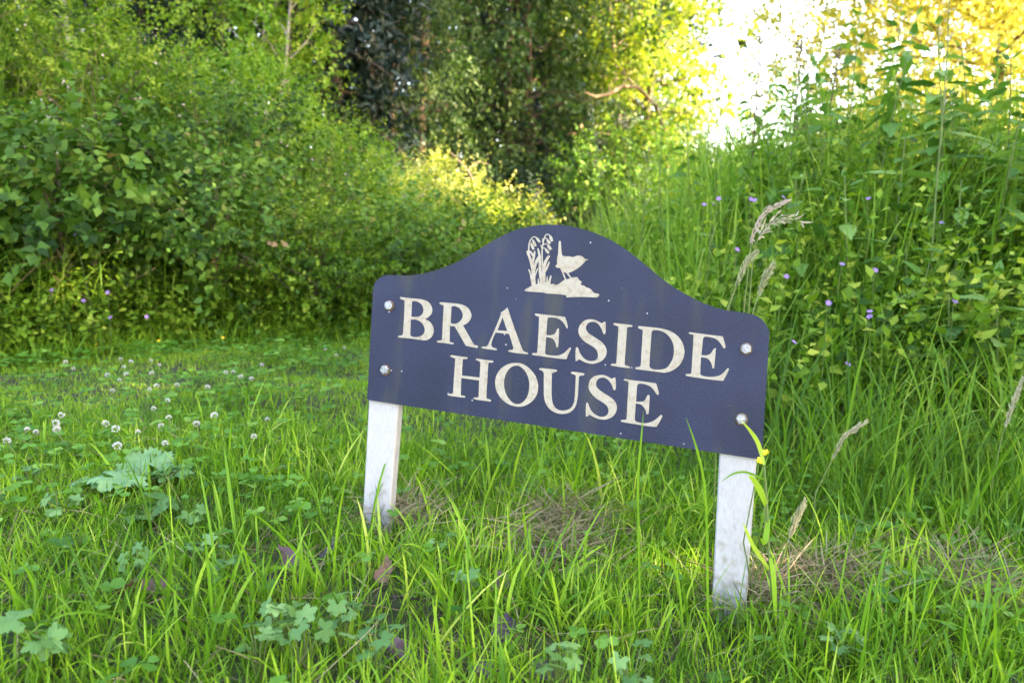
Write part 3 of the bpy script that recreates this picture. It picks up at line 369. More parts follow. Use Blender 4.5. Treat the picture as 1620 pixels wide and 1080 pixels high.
 'flowers': [[(288.8,231.9),(290.5,228.9),(292.8,225.1),(295,220.9),(296.9,217.7),(298.3,218.4),(296.7,221.7),(294.4,225.9),(292.3,229.9),(290.6,232.8)],[(297.6,228.3),(298.9,226.5),(301,224.4),(303.1,222.1),(304.9,220.4),(306.2,221.5),(304.6,223.4),(302.5,225.7),(300.7,228),(299.3,229.6)],[(238.1,251),(237.4,256.5),(236.6,263),(236.8,267.3),(237.7,270.8),(239.5,274),(241.7,276.2),(243.8,276.3),(245.9,275.4),(248.1,274),(249.9,272.8),(250.7,274),(249,275.4),(246.4,276.8),(243.7,277.8),(240.8,277.6),(238.2,275.1),(236,271.4),(235,267.6),(234.7,263),(235.2,256.4),(236.2,250.8)],[(264.6,208.1),(264.2,217.2),(262.9,228.8),(260.8,239.3),(258.8,249.1),(257.9,256.8),(257.7,263.5),(258.1,270.8),(258.9,276.8),(260.1,280.2),(261.6,281.7),(263.7,281.3),(265.6,280.4),(266,281.8),(263.6,282.9),(260.8,283.1),(258.8,281.1),(257.2,277.3),(256.2,271),(255.8,263.6),(256,256.7),(256.8,248.9),(258.6,239.1),(260.4,228.5),(261.1,216.9),(261.6,207.9)],[(256.9,273.7),(258.4,274.8),(260.3,275.8),(262.2,274.9),(263.7,273.9),(264.4,275.1),(262.6,276.3),(260.2,277.2),(257.9,276.2),(256.1,274.8)],[(257.2,265.2),(258.6,266.3),(260.5,267.4),(262.8,266.9),(264.8,266.3),(265.1,267.5),(262.9,268.4),(260.3,268.8),(258,267.7),(256.4,266.3)],[(257.1,261.1),(259.4,261.3),(261.9,260),(262.5,261.2),(261.3,262),(259.6,262.6),(256.9,262.4)],[(244.7,276.1),(245.9,273.6),(247.1,272.2),(248.4,271),(250.6,269.6),(251.6,268.4),(252.1,270),(253.8,270.7),(252.3,271.5),(250.7,273.5),(249.3,274.6),(247.8,275.6),(245.1,276.4)],[(239.9,272.8),(240,271.4),(240.3,269.6),(241.1,267.7),(242.1,265.9),(244.2,263.7),(244.7,262),(246,263.6),(248.2,263.9),(246.9,265.2),(245.8,268),(244.6,269.7),(243.2,271.2),(241.7,272.4),(240.5,273.1)],[(237.7,268.2),(237.7,266.8),(237.9,265),(238.7,263),(239.6,261.1),(241.6,258.7),(242.1,256.9),(243.5,258.6),(245.7,258.7),(244.4,260.1),(243.4,263),(242.3,264.8),(240.9,266.5),(239.5,267.7),(238.2,268.5)],[(265.7,281.2),(265.4,278.3),(265.9,276.6),(266.6,274.9),(268.3,272.9),(268.6,271.3),(270.3,272.9),(272.6,273.1),(271.5,274.3),(270.9,276.8),(270,278.4),(268.8,279.8),(266.3,281.5)],[(261.9,274.5),(262.2,272),(263.8,269.5),(265.7,268.3),(266.2,267),(267.4,268.8),(269.4,269.7),(268.2,270.4),(267.2,272.3),(264.9,274.2),(262.4,274.9)],[(263.6,267),(264.2,264.2),(265,262.7),(266.1,261.4),(268.2,260),(268.9,258.6),(270.1,260.6),(272.2,261.5),(270.8,262.3),(269.6,264.4),(268.4,265.6),(266.9,266.6),(264.2,267.4)],[(260.6,261),(261.4,258.4),(262.3,257),(263.4,255.8),(265.5,254.4),(266.2,253.1),(267.2,254.9),(269.1,255.8),(267.8,256.6),(266.4,258.6),(265.2,259.7),(263.8,260.7),(261.1,261.4)],[(232.8,254.7),(234.4,250.8),(237.2,245.4),(240.1,238.7),(242.9,231.4),(244.6,224.3),(245.8,217.2),(246.2,209.1),(247,202.8),(250.3,201.3),(253.1,203.4),(252.6,209.8),(250.8,218),(249.3,225.3),(247.3,232.6),(244.1,240.1),(240.7,246.9),(237.7,252.3),(235.3,255.9)],[(244.9,256.3),(244.3,253),(243.8,248.1),(243.1,241.4),(242.9,235.8),(245.9,235.4),(246.7,241.1),(247.1,247.8),(247.1,252.8),(246.6,256.2)],[(235.4,253.8),(237.2,252.9),(239.7,251.9),(241.9,249.1),(243.8,246.9),(245.7,247.3),(246.3,248.9),(244.5,251.5),(241.7,254.2),(238.9,255.8),(236.6,256.4)],[(249,260.2),(250.5,255.2),(252.5,248.3),(253.6,240.7),(254.6,232.8),(255.7,225.2),(257.2,218.1),(259.5,211.1),(262.1,206.1),(264.9,205.4),(266.5,207.7),(264.4,212.7),(261.5,219.2),(259.9,226),(258.7,233.3),(257.5,241.3),(256,249),(253.4,256),(250.9,260.8)],[(252.1,249.4),(249.7,245.2),(247.4,239),(246,231.9),(245.4,223.7),(245.7,212.9),(246.8,204.1),(249.2,201.8),(251.3,204.3),(250.7,213.1),(249.8,223.6),(250.2,231.4),(251.4,238),(253.8,243.8),(255.6,247.9),(254.4,249.9)],[(267.6,252.1),(264.7,248.4),(262,242.8),(260.9,236.5),(260.7,228.7),(261.4,217.4),(262.9,208),(265.7,205.7),(267.9,208.5),(266.8,217.8),(265.2,228.8),(265.3,235.9),(266.2,241.7),(268.4,246.9),(270.3,250.8)],[(269,242.7),(267.8,239.4),(266.4,235.1),(265,230.5),(264,226.8),(265.9,226.2),(267.6,229.7),(269.1,234.3),(270.1,238.8),(270.5,242.3)],[(252.8,231.5),(251.5,227.9),(250,223),(248.5,217.5),(247.7,213),(250.1,212.5),(251.1,216.9),(252,222.5),(253.3,227.4),(254.3,231.1)],[(238.9,227.9),(240.2,225.5),(242.2,221.6),(244,215.2),(245.7,209.8),(248.4,210.5),(246.7,216.1),(244.3,222.4),(242.2,226.3),(240.4,228.7)],[(273.8,222.4),(272.6,218),(271.9,212.7),(272.2,208.8),(273.2,206.3),(275.1,206),(276.6,207.1),(275.9,209.3),(274.9,212.6),(275.4,217.7),(275.8,222.1)],[(255.4,215.6),(255.6,210.8),(256.2,206),(259.1,206.5),(258,211.1),(256.4,215.7)],[(259,213.1),(258.8,209.7),(258.9,206.4),(261.4,206.6),(260.8,209.9),(259.8,213.2)],[(268.4,220.7),(268.8,214),(269.6,207.4),(272.4,207.7),(271.1,214.3),(269.4,220.8)],[(253.5,266.1),(254.8,262.2),(256.5,258.4),(258.1,259),(256.4,262.8),(254.4,266.4)],[(254.8,275.5),(255.4,272.5),(256.3,269.5),(257.8,269.8),(256.9,272.8),(255.8,275.7)]],
 'posts': [[(-0.3,-4.6),(10.5,-182.4),(57.3,-179),(51.1,-4)],[(543.5,-3.1),(556.6,-194.4),(602.7,-187.8),(593.4,-1.3)]],
}

# ---------------------------------------------------------------- materials
M_grass = leaf_mat('grass_blade', [(0.0, (0.03, 0.1, 0.01)), (0.4, (0.125, 0.3, 0.022)), (0.75, (0.29, 0.48, 0.04)), (1.0, (0.55, 0.62, 0.12))], .48, .45, .2, tip=(.22, .25, .06))
M_meadow = leaf_mat('meadow_grass_blade', [(0.0, (0.026, 0.09, 0.01)), (0.5, (0.115, 0.27, 0.024)), (1.0, (0.38, 0.49, 0.09))], .46, .5, .18, tip=(.15, .18, .05))
M_straw = leaf_mat('dry_straw', [(0.0, (0.12, 0.088, 0.048)), (0.5, (0.24, 0.188, 0.104)), (1.0, (0.368, 0.32, 0.2))], .25, .7, .2, warm=(1, 1, 1))
M_trefoil = leaf_mat('trefoil_leaf', [(0.0, (0.03, 0.12, 0.015)), (0.6, (0.09, 0.25, 0.03)), (1.0, (0.21, 0.38, 0.07))], .35, .45, .22)
M_bramble = leaf_mat('bramble_leaf', [(0.0, (0.012, 0.042, 0.009)), (0.5, (0.068, 0.165, 0.022)), (0.9, (0.18, 0.29, 0.04)), (1.0, (0.3, 0.19, 0.1))], .34, .5, .16)
M_hawthorn = leaf_mat('hawthorn_leaf', [(0.0, (0.022, 0.07, 0.007)), (0.55, (0.14, 0.27, 0.02)), (1.0, (0.41, 0.47, 0.07))], .42, .5, .15)
M_fresh = leaf_mat('fresh_leaf', [(0.0, (0.036, 0.117, 0.011)), (0.5, (0.126, 0.279, 0.023)), (1.0, (0.324, 0.414, 0.054))], .45, .45, .25)
M_sunglow = leaf_mat('sun_painted_tree_leaf', [(0.0, (0.324, 0.378, 0.054)), (0.5, (0.504, 0.486, 0.126)), (1.0, (0.63, 0.54, 0.198))], .6, .5, .2, warm=(1.1, 1.05, .7))  # leaf colour raised so the tree looks overexposed by sun
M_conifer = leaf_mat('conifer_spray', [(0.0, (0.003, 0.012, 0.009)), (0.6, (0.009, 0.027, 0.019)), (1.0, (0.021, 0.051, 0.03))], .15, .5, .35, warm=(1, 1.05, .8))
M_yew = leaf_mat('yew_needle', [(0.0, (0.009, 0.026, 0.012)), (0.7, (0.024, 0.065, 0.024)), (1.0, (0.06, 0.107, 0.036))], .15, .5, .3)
M_willow = leaf_mat('willow_leaf', [(0.0, (0.017, 0.051, 0.015)), (0.6, (0.06, 0.128, 0.03)), (1.0, (0.17, 0.238, 0.06))], .42, .5, .35)
M_birch = leaf_mat('birch_leaf', [(0.0, (0.05, 0.12, 0.018)), (0.5, (0.14, 0.25, 0.032)), (1.0, (0.36, 0.4, 0.05))], .48, .45, .35)
M_lit = leaf_mat('sun_painted_shrub_leaf', [(0.0, (0.16, 0.26, 0.03)), (0.5, (0.38, 0.42, 0.08)), (1.0, (0.62, 0.58, 0.22))], .5, .45, .35)  # sunlight on the shrub is put into this lighter leaf colour
M_hog = leaf_mat('hogweed_leaf', [(0.0, (0.105, 0.255, 0.105)), (1.0, (0.195, 0.375, 0.165))], .3, .5, .3, source='obj', vein=True)
M_shadewood = leaf_mat('shade_painted_wood_leaf', [(0.0, (0.005, 0.017, 0.007)), (0.6, (0.014, 0.036, 0.012)), (1.0, (0.043, 0.085, 0.021))], .25, .5, .3)  # shade under the trees is put into this darkened leaf colour
M_nettle = leaf_mat('nettle_leaf', [(0.0, (0.045, 0.14, 0.028)), (0.5, (0.12, 0.27, 0.055)), (1.0, (0.25, 0.39, 0.1))], .38, .5, .25, source='obj', vein=True)
M_broad = leaf_mat('broad_leaf', [(0.0, (0.06, 0.17, 0.04)), (0.6, (0.11, 0.25, 0.07)), (1.0, (0.19, 0.34, 0.11))], .34, .5, .3, source='obj', vein=True)
M_dead = leaf_mat('dead_leaf', [(0.0, (0.04, 0.024, 0.036)), (0.6, (0.075, 0.045, 0.065)), (1.0, (0.16, 0.08, 0.05))], .12, .5, .4, warm=(1, .9, .8), source='obj', vein=True)
M_stalk = plain_mat('green_stalk', [(.3, (.07, .13, .03)), (.7, (.15, .19, .06))], 20, .55)
M_brownstalk = plain_mat('brown_stalk', [(.3, (.07, .05, .035)), (.7, (.16, .12, .08))], 25, .7)
M_bark = plain_mat('tree_bark', [(.3, (.05, .038, .028)), (.7, (.17, .13, .095))], 14, .9, .2, .9, 40, stretch=(1, 1, .3), dist=.02)
M_palebark = plain_mat('pale_bark', [(.3, (.22, .19, .16)), (.7, (.42, .38, .34))], 12, .85, .2, .6, 30, stretch=(1, 1, 2.5), dist=.01)
M_white = leaf_mat('white_petal', [(0, (0.44, 0.4, 0.384)), (1, (0.656, 0.64, 0.624))], .3, .6, .2, warm=(1, 1, 1))
M_pink = leaf_mat('pink_petal', [(0, (0.44, 0.28, 0.288)), (1, (0.6, 0.464, 0.448))], .3, .6, .2, warm=(1, 1, 1))
M_purple = leaf_mat('purple_petal', [(0, (.28, .16, .42)), (1, (.42, .27, .55))], .35, .55, .2, warm=(1, 1, 1))
M_yellow = leaf_mat('yellow_petal', [(0, (.75, .48, .01)), (1, (.85, .60, .02))], .3, .3, .5, warm=(1, 1, 1))
M_seed = leaf_mat('grass_seed', [(0, (0.3, 0.33, 0.15)), (0.5, (0.46, 0.44, 0.28)), (1, (0.5, 0.4, 0.34))], .35, .6, .2, warm=(1, 1, .9))

def ground_mat():
    m, nt, out = new_mat('soil_and_moss')
    tc = nt.nodes.new('ShaderNodeTexCoord')
    n1 = nt.nodes.new('ShaderNodeTexNoise'); n1.inputs['Scale'].default_value = 3.5; n1.inputs['Detail'].default_value = 8
    n2 = nt.nodes.new('ShaderNodeTexNoise'); n2.inputs['Scale'].default_value = 45; n2.inputs['Detail'].default_value = 5
    nt.links.new(tc.outputs['Object'], n1.inputs[0]); nt.links.new(tc.outputs['Object'], n2.inputs[0])
    c1 = ramp(nt, n2.outputs['Fac'], [(.3, (.014, .010, .007)), (.6, (.04, .030, .021)), (.8, (.08, .064, .045))])
    c2 = ramp(nt, n2.outputs['Fac'], [(.3, (.014, .024, .004)), (.7, (.045, .07, .010))])
    f = ramp(nt, n1.outputs['Fac'], [(.38, (0, 0, 0)), (.52, (1, 1, 1))])
    mx = nt.nodes.new('ShaderNodeMixRGB'); nt.links.new(f, mx.inputs[0]); nt.links.new(c1, mx.inputs[1]); nt.links.new(c2, mx.inputs[2])
    p = nt.nodes.new('ShaderNodeBsdfPrincipled'); p.inputs['Roughness'].default_value = .95
    b = nt.nodes.new('ShaderNodeBump'); b.inputs['Strength'].default_value = .8; b.inputs['Distance'].default_value = .02
    nt.links.new(n2.outputs['Fac'], b.inputs['Height']); nt.links.new(b.outputs[0], p.inputs['Normal'])
    nt.links.new(mx.outputs[0], p.inputs['Base Color']); nt.links.new(p.outputs[0], out.inputs[0])
    return m

# ---------------------------------------------------------------- the ground, one sheet to the horizon
def axis_coords(fine0, fine1, step, far, n):
    mid = np.arange(fine0, fine1 + 1e-6, step)
    g = np.geomspace(step, far, n)
    return np.concatenate([fine0 - g[::-1], mid, fine1 + g])
gx = axis_coords(-4.0, 3.2, .06, 600, 40)
gy = axis_coords(.2, 7.6, .06, 600, 40)
XX, YY = np.meshgrid(gx, gy, indexing='ij')
ZZ = gz(XX, YY)
nx, ny = XX.shape
i, j = np.meshgrid(np.arange(nx - 1), np.arange(ny - 1), indexing='ij')
a = i * ny + j
GF = np.stack([a, a + ny, a + ny + 1, a + 1], -1).reshape(-1, 4)
ground = obj('ground', mesh_data('ground', np.stack([XX, YY, ZZ], -1).reshape(-1, 3), GF, ground_mat()))
tag(ground, 'earth and moss under the grass and the scrub bank', 'ground', kind='structure')

# ---------------------------------------------------------------- the house sign
BL = np.array([-0.2291, 1.2350, 0.2312])
SX = np.array([0.95158, -0.29803, -0.07536]); SY = np.array([0.11371, 0.11348, 0.98701]); SN = np.array([-0.28561, -0.94779, 0.14188])
def onb(u, v, w=0.0):        # board coordinates in mm -> world
    return BL + SX * (u / 1000.) + SY * (v / 1000.) + SN * (w / 1000.)

def prism(poly, holes, w0, w1, origin):
    """flat outline (mm) between two levels of the board's normal, with side walls"""
    loops = [poly] + holes
    flat = [p for lp in loops for p in lp]
    tri = tessellate_polygon([[Vector((p[0], p[1], 0)) for p in lp] for lp in loops])
    n = len(flat)
    V = np.array([onb(p[0], p[1], w1) for p in flat] + [onb(p[0], p[1], w0) for p in flat]) - origin
    F3 = []
    for t in tri:
        p0, p1, p2 = [np.array(flat[k]) for k in t]
        cr = (p1[0] - p0[0]) * (p2[1] - p0[1]) - (p1[1] - p0[1]) * (p2[0] - p0[0])
        t = t if cr > 0 else (t[0], t[2], t[1])
        F3.append(t); F3.append((t[0] + n, t[2] + n, t[1] + n))
    F4 = []; o = 0
    for li, lp in enumerate(loops):
        k = len(lp)
        ar = sum(lp[q][0] * lp[(q + 1) % k][1] - lp[(q + 1) % k][0] * lp[q][1] for q in range(k))
        ccw = (ar > 0) == (li == 0)
        for q in range(k):
            x, y = o + q, o + (q + 1) % k
            F4.append((x, x + n, y + n, y) if ccw else (y, y + n, x + n, x))
        o += k
    return V, [np.array(F3), np.array(F4)]

def board_mat():
    m, nt, out = new_mat('dark_blue_slate_finish')
    tc = nt.nodes.new('ShaderNodeTexCoord')
    def noise(scale, detail, st=(1, 1, 1)):
        mp = nt.nodes.new('ShaderNodeMapping'); mp.inputs['Scale'].default_value = st
        nt.links.new(tc.outputs['Object'], mp.inputs[0])
        z = nt.nodes.new('ShaderNodeTexNoise'); z.inputs['Scale'].default_value = scale; z.inputs['Detail'].default_value = detail
        nt.links.new(mp.outputs[0], z.inputs[0]); return z.outputs['Fac']
    base = ramp(nt, noise(9, 9), [(.25, (.0045, .008, .024)), (.5, (.008, .012, .036)), (.75, (.0135, .0185, .050))])
    algae = ramp(nt, noise(26, 4, (1, 1, .16)), [(.52, (0, 0, 0)), (.72, (.75, .75, .75))])
    mx = nt.nodes.new('ShaderNodeMixRGB'); mx.inputs[2].default_value = (.036, .038, .03, 1)
    nt.links.new(algae, mx.inputs[0]); nt.links.new(base, mx.inputs[1])
    vo = nt.nodes.new('ShaderNodeTexVoronoi'); vo.inputs['Scale'].default_value = 55; nt.links.new(tc.outputs['Object'], vo.inputs['Vector'])
    sp = ramp(nt, vo.outputs['Distance'], [(.045, (1, 1, 1)), (.075, (0, 0, 0))])
    sep = nt.nodes.new('ShaderNodeSeparateColor'); nt.links.new(vo.outputs['Color'], sep.inputs[0])
    gt = nt.nodes.new('ShaderNodeMath'); gt.operation = 'GREATER_THAN'; gt.inputs[1].default_value = .5; nt.links.new(sep.outputs[0], gt.inputs[0])
    ml = nt.nodes.new('ShaderNodeMath'); ml.operation = 'MULTIPLY'; nt.links.new(sp, ml.inputs[0]); nt.links.new(gt.outputs[0], ml.inputs[1])
    mx2 = nt.nodes.new('ShaderNodeMixRGB'); mx2.inputs[2].default_value = (.35, .35, .36, 1)
    nt.links.new(ml.outputs[0], mx2.inputs[0]); nt.links.new(mx.outputs[0], mx2.inputs[1])
    p = nt.nodes.new('ShaderNodeBsdfPrincipled'); p.inputs['Roughness'].default_value = .48; p.inputs['Specular IOR Level'].default_value = .30
    nt.links.new(mx2.outputs[0], p.inputs['Base Color'])
    b = nt.nodes.new('ShaderNodeBump'); b.inputs['Strength'].default_value = .55; b.inputs['Distance'].default_value = .0014
    nt.links.new(noise(480, 4), b.inputs['Height'])
    nt.links.new(b.outputs[0], p.inputs['Normal']); nt.links.new(p.outputs[0], out.inputs[0])
    return m

def post_mat():
    m, nt, out = new_mat('weathered_white_paint')
    tc = nt.nodes.new('ShaderNodeTexCoord')
    mp = nt.nodes.new('ShaderNodeMapping'); mp.inputs['Scale'].default_value = (1, 1, .12); nt.links.new(tc.outputs['Object'], mp.inputs[0])
    g = nt.nodes.new('ShaderNodeTexNoise'); g.inputs['Scale'].default_value = 420; g.inputs['Detail'].default_value = 4; nt.links.new(mp.outputs[0], g.inputs[0])
    d = nt.nodes.new('ShaderNodeTexNoise'); d.inputs['Scale'].default_value = 60; d.inputs['Detail'].default_value = 7; nt.links.new(tc.outputs['Object'], d.inputs[0])
    c = ramp(nt, g.outputs['Fac'], [(.3, (.31, .30, .30)), (.65, (.36, .35, .355))])
    k = ramp(nt, d.outputs['Fac'], [(.64, (0, 0, 0)), (.76, (.7, .7, .7))])
    mx = nt.nodes.new('ShaderNodeMixRGB'); mx.inputs[2].default_value = (.24, .22, .18, 1); nt.links.new(k, mx.inputs[0]); nt.links.new(c, mx.inputs[1])
    # mud splashed up from the ground: a ragged edge, thickest at the foot
    sx = nt.nodes.new('ShaderNodeSeparateXYZ'); nt.links.new(tc.outputs['Object'], sx.inputs[0])
    hz = nt.nodes.new('ShaderNodeMapRange'); hz.inputs[1].default_value, hz.inputs[2].default_value = -.02, .15; hz.inputs[3].default_value, hz.inputs[4].default_value = .30, .0
    nt.links.new(sx.outputs[2], hz.inputs[0])
    n3 = nt.nodes.new('ShaderNodeTexNoise'); n3.inputs['Scale'].default_value = 75; n3.inputs['Detail'].default_value = 8; nt.links.new(tc.outputs['Object'], n3.inputs[0])
    sm = nt.nodes.new('ShaderNodeMath'); sm.operation = 'ADD'; nt.links.new(hz.outputs[0], sm.inputs[0]); nt.links.new(n3.outputs['Fac'], sm.inputs[1])
    mf = ramp(nt, sm.outputs[0], [(.64, (0, 0, 0)), (.9, (.6, .6, .6))])
    m2 = nt.nodes.new('ShaderNodeMixRGB'); m2.inputs[2].default_value = (.15, .14, .09, 1); nt.links.new(mf, m2.inputs[0]); nt.links.new(mx.outputs[0], m2.inputs[1])
    mx = m2
    p = nt.nodes.new('ShaderNodeBsdfPrincipled'); p.inputs['Roughness'].default_value = .55
    nt.links.new(mx.outputs[0], p.inputs['Base Color'])
    b = nt.nodes.new('ShaderNodeBump'); b.inputs['Strength'].default_value = .35; b.inputs['Distance'].default_value = .001
    nt.links.new(g.outputs['Fac'], b.inputs['Height']); nt.links.new(b.outputs[0], p.inputs['Normal']); nt.links.new(p.outputs[0], out.inputs[0])
    return m

M_board = board_mat(); M_post = post_mat()
M_cream = plain_mat('cream_lettering', [(.2, (.20, .16, .11)), (.45, (.30, .262, .205)), (.75, (.335, .30, .25))], 160, .6, .3, .25, 330, dist=.0012)
M_zinc = plain_mat('zinc_bolt', [(.3, (.13, .13, .14)), (.7, (.36, .36, .38))], 260, .38, .5, .5, 500, metallic=.85, dist=.001)
M_rust = plain_mat('rusty_washer', [(.3, (.10, .06, .03)), (.7, (.22, .15, .08))], 300, .8)

base_pt = onb(300, -215); base_pt[2] = float(gz(base_pt[0], base_pt[1]))
sign = thing('house_sign', base_pt, 'dark blue arched house sign lettered BRAESIDE HOUSE on two white posts', 'sign')
V, F = prism([tuple(p) for p in BOARD['outline']][::-1], [], -5.0, 0.0, base_pt)
bo = obj('board', mesh_data('board', V, F, M_board, smooth=False), sign)
bv = bo.modifiers.new('edge', 'BEVEL'); bv.width = .0007; bv.segments = 2; bv.limit_method = 'ANGLE'; bv.angle_limit = math.radians(60)
for nm, polys in BOARD['glyphs']:
    V, F = prism(polys[0], polys[1:], 0.02, 0.35, base_pt)
    obj(nm, mesh_data(nm, V, F, M_cream, smooth=False), bo if nm.startswith('letter') else bo)
for k, poly in enumerate(BOARD['flowers']):
    V, F = prism(poly, [], 0.02, 0.20 + 0.012 * k + (0.25 if k < 2 else 0), base_pt)
    nm = 'emblem_bird_leg' if k < 2 else 'emblem_bell' if 7 <= k < 14 else 'emblem_stem' if k < 7 else 'emblem_leaf'
    obj(nm, mesh_data(nm, V, F, M_cream, smooth=False), bo)

def post(quad, top_v):
    (u0, v0), (u1, v1), (u2, v2), (u3, v3) = quad        # top-left, bottom-left, bottom-right, top-right
    ext = lambda ua, va, ub, vb, v: ua + (ub - ua) * (v - va) / (vb - va)
    mb = MB(); rows = []
    vs = np.linspace(top_v, -420, 24)
    for v in vs:
        a, b = ext(u0, v0, u1, v1, v), ext(u3, v3, u2, v2, v)
        c = 2.0
        ring = [(a, -6 - c), (a + c, -6), (b - c, -6), (b, -6 - c), (b, -27 + c), (b - c, -27), (a + c, -27), (a, -27 + c)]
        rows.append([onb(x, v, w) for x, w in ring])
    V = np.array(rows).reshape(-1, 3)
    ii, jj = np.meshgrid(np.arange(len(vs) - 1), np.arange(8), indexing='ij')
    q = ii * 8 + jj; r = ii * 8 + (jj + 1) % 8
    F = np.stack([q, q + 8, r + 8, r], -1).reshape(-1, 4)
    capf = np.array([[0, 1, 2, 3], [0, 3, 4, 7], [7, 4, 5, 6]])
    return mesh_data('post', V - base_pt, [F, capf], M_post, smooth=False)
for q, tv in zip(BOARD['posts'], (185, 175)):
    obj('post', post(q, tv), sign)
for k, (u, v) in enumerate(BOARD['bolts']):
    u += (1.5, 1.5, 0, 0)[k]
    rot = (.35, .2, .52, .1)[k]
    ang = np.arange(6) * math.pi / 3 + rot
    R_, hh = 7.6, 5.2
    prof = [(R_, 1.6), (R_, hh - .9), (R_ * .86, hh), (0.01, hh + .25)]
    V = np.array([onb(u + r * math.cos(t), v + r * math.sin(t), w) for r, w in prof for t in ang])
    F = [[a * 6 + b, a * 6 + (b + 1) % 6, a * 6 + 6 + (b + 1) % 6, a * 6 + 6 + b] for a in range(3) for b in range(6)]
    bolt = obj('bolt', mesh_data('bolt', V - base_pt, np.array(F), M_zinc, smooth=False), sign)
    t2 = np.linspace(0, 2 * math.pi, 20, endpoint=False)
    V = np.array([onb(u + r * math.cos(t), v + r * math.sin(t), w) for r, w in ((8.3, .05), (8.3, 1.3), (5.0, 1.5)) for t in t2])
    F = [[a * 20 + b, a * 20 + (b + 1) % 20, a * 20 + 20 + (b + 1) % 20, a * 20 + 20 + b] for a in range(2) for b in range(20)]
    obj('washer', mesh_data('washer', V - base_pt, np.array(F), M_rust, smooth=False), bolt)

# ---------------------------------------------------------------- trees
def tree(name, label, base, h, tr, z0, cr, limbs, sub, sps, nleaf, lL, lW, leafm, bark, tint0=.5, up=.45, droop=.2, prof='round', hang=0.0,
         stems=1, cat='tree', group=None, shoot=.5, lean=(0, 0), tmpl=T_DIAMOND):
    bz = float(gz(base[0], base[1])); base = np.array([base[0], base[1], bz])
    root = thing(name, base, label, cat, group)
    wood, crown = MB(), MB()
    O, D, LS, TT = [], [], [], []
    for s in range(stems):
        off = np.array([rng.normal(0, .25), rng.normal(0, .15), 0]) * (stems > 1)
        k = 9; t = np.linspace(0, 1, k)
        wob = np.cumsum(rng.normal(0, .035 * h / k, (k, 2)), 0) * (t[:, None] > 0)
        sway = np.array([rng.normal(0, .09), rng.normal(0, .05)]) * h * (stems > 1)
        P = np.stack([base[0] + off[0] + wob[:, 0] + (lean[0] * h + sway[0]) * t ** 1.3, base[1] + off[1] + wob[:, 1] + (lean[1] * h + sway[1]) * t ** 1.3, base[2] - .15 + h * t], -1)
        rad = tr * (1 - .88 * t) * (1 + .5 * np.exp(-t * 14))
        wood.add(*tube(P, rad, 8))
        nl = max(4, limbs // stems)
        for q in range(nl):
            f = (q + rng.random()) / nl
            z = z0 + (h * .98 - z0) * f
            pr = {'round': math.sqrt(max(.05, 1 - (2 * f - .85) ** 2 * .8)), 'cone': 1.02 - .93 * f, 'vase': .35 + .75 * f - .35 * f ** 4}[prof]
            ln = cr * pr * (.75 + .5 * rng.random())
            az = q * 2.4 + rng.normal(0, .35)
            st = np.array([np.interp(z, P[:, 2] - base[2], P[:, c]) for c in range(3)])
            u = up + .5 * f * (prof != 'cone') + rng.normal(0, .12)
            d = norm(np.array([math.cos(az), math.sin(az), u]))
            tt = np.linspace(0, 1, 5)
            LP = st + d * ln * tt[:, None]
            LP[:, 2] -= droop * ln * tt ** 2
            LP[1:4] += rng.normal(0, .03 * ln, (3, 3))
            r0 = max(.008, tr * .45 * (1 - f * .75))
            wood.add(*tube(LP, r0 * (1 - .8 * tt), 4))
            for b in range(sub):
                g = .25 + .75 * (b + rng.random()) / sub
                sp = np.array([np.interp(g, tt, LP[:, c]) for c in range(3)])
                sd = norm(d * .7 + rng.normal(0, .55, 3) + np.array([0, 0, -droop * .6]))
                sl = ln * (.25 + .2 * rng.random())
                SP = sp + sd * sl * np.linspace(0, 1, 3)[:, None]
                wood.add(*tube(SP, r0 * .3 * np.array([1, .7, .3]), 3))
                tl = np.clip(tint0 + rng.normal(0, .18), 0, 1)
                for c in range(sps):
                    O.append(sp + sd * sl * rng.random())
                    D.append(sd * .5 + rng.normal(0, .55, 3) + np.array([0, 0, .25 - hang])); LS.append(shoot * (.6 + .8 * rng.random())); TT.append(tl)
    add_shoots(crown, np.array(O), np.array(D), np.array(LS), nleaf, lL, lW, tmpl, droop=.12 + hang * .5, tint=np.array(TT), tvar=.16, flat=.4)
    obj('trunk', wood.mesh('trunk', bark, base), root)
    obj('crown', crown.mesh('crown', leafm, base), root)
    return root

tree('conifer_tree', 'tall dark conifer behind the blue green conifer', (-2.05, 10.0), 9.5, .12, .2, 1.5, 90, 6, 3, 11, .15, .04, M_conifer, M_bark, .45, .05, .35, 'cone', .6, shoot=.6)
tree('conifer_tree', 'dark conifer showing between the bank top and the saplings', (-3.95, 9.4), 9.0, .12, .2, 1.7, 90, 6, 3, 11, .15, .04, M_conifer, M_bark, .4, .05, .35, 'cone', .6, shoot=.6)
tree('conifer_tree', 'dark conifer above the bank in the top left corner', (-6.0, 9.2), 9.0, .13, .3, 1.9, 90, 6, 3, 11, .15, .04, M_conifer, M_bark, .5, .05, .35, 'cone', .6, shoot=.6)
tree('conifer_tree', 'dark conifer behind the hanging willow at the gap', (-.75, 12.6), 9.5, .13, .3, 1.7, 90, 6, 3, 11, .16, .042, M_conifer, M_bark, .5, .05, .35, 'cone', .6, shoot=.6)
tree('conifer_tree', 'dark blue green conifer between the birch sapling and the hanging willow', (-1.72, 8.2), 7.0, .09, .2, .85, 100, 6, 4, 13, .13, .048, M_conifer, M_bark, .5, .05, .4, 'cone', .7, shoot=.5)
tree('conifer_tree', 'dark conifer with drooping sprays above the yellowish bank shrubs', (-3.55, 8.1), 7.0, .09, .2, 1.0, 100, 6, 4, 13, .13, .048, M_conifer, M_bark, .5, .05, .4, 'cone', .7, shoot=.5)
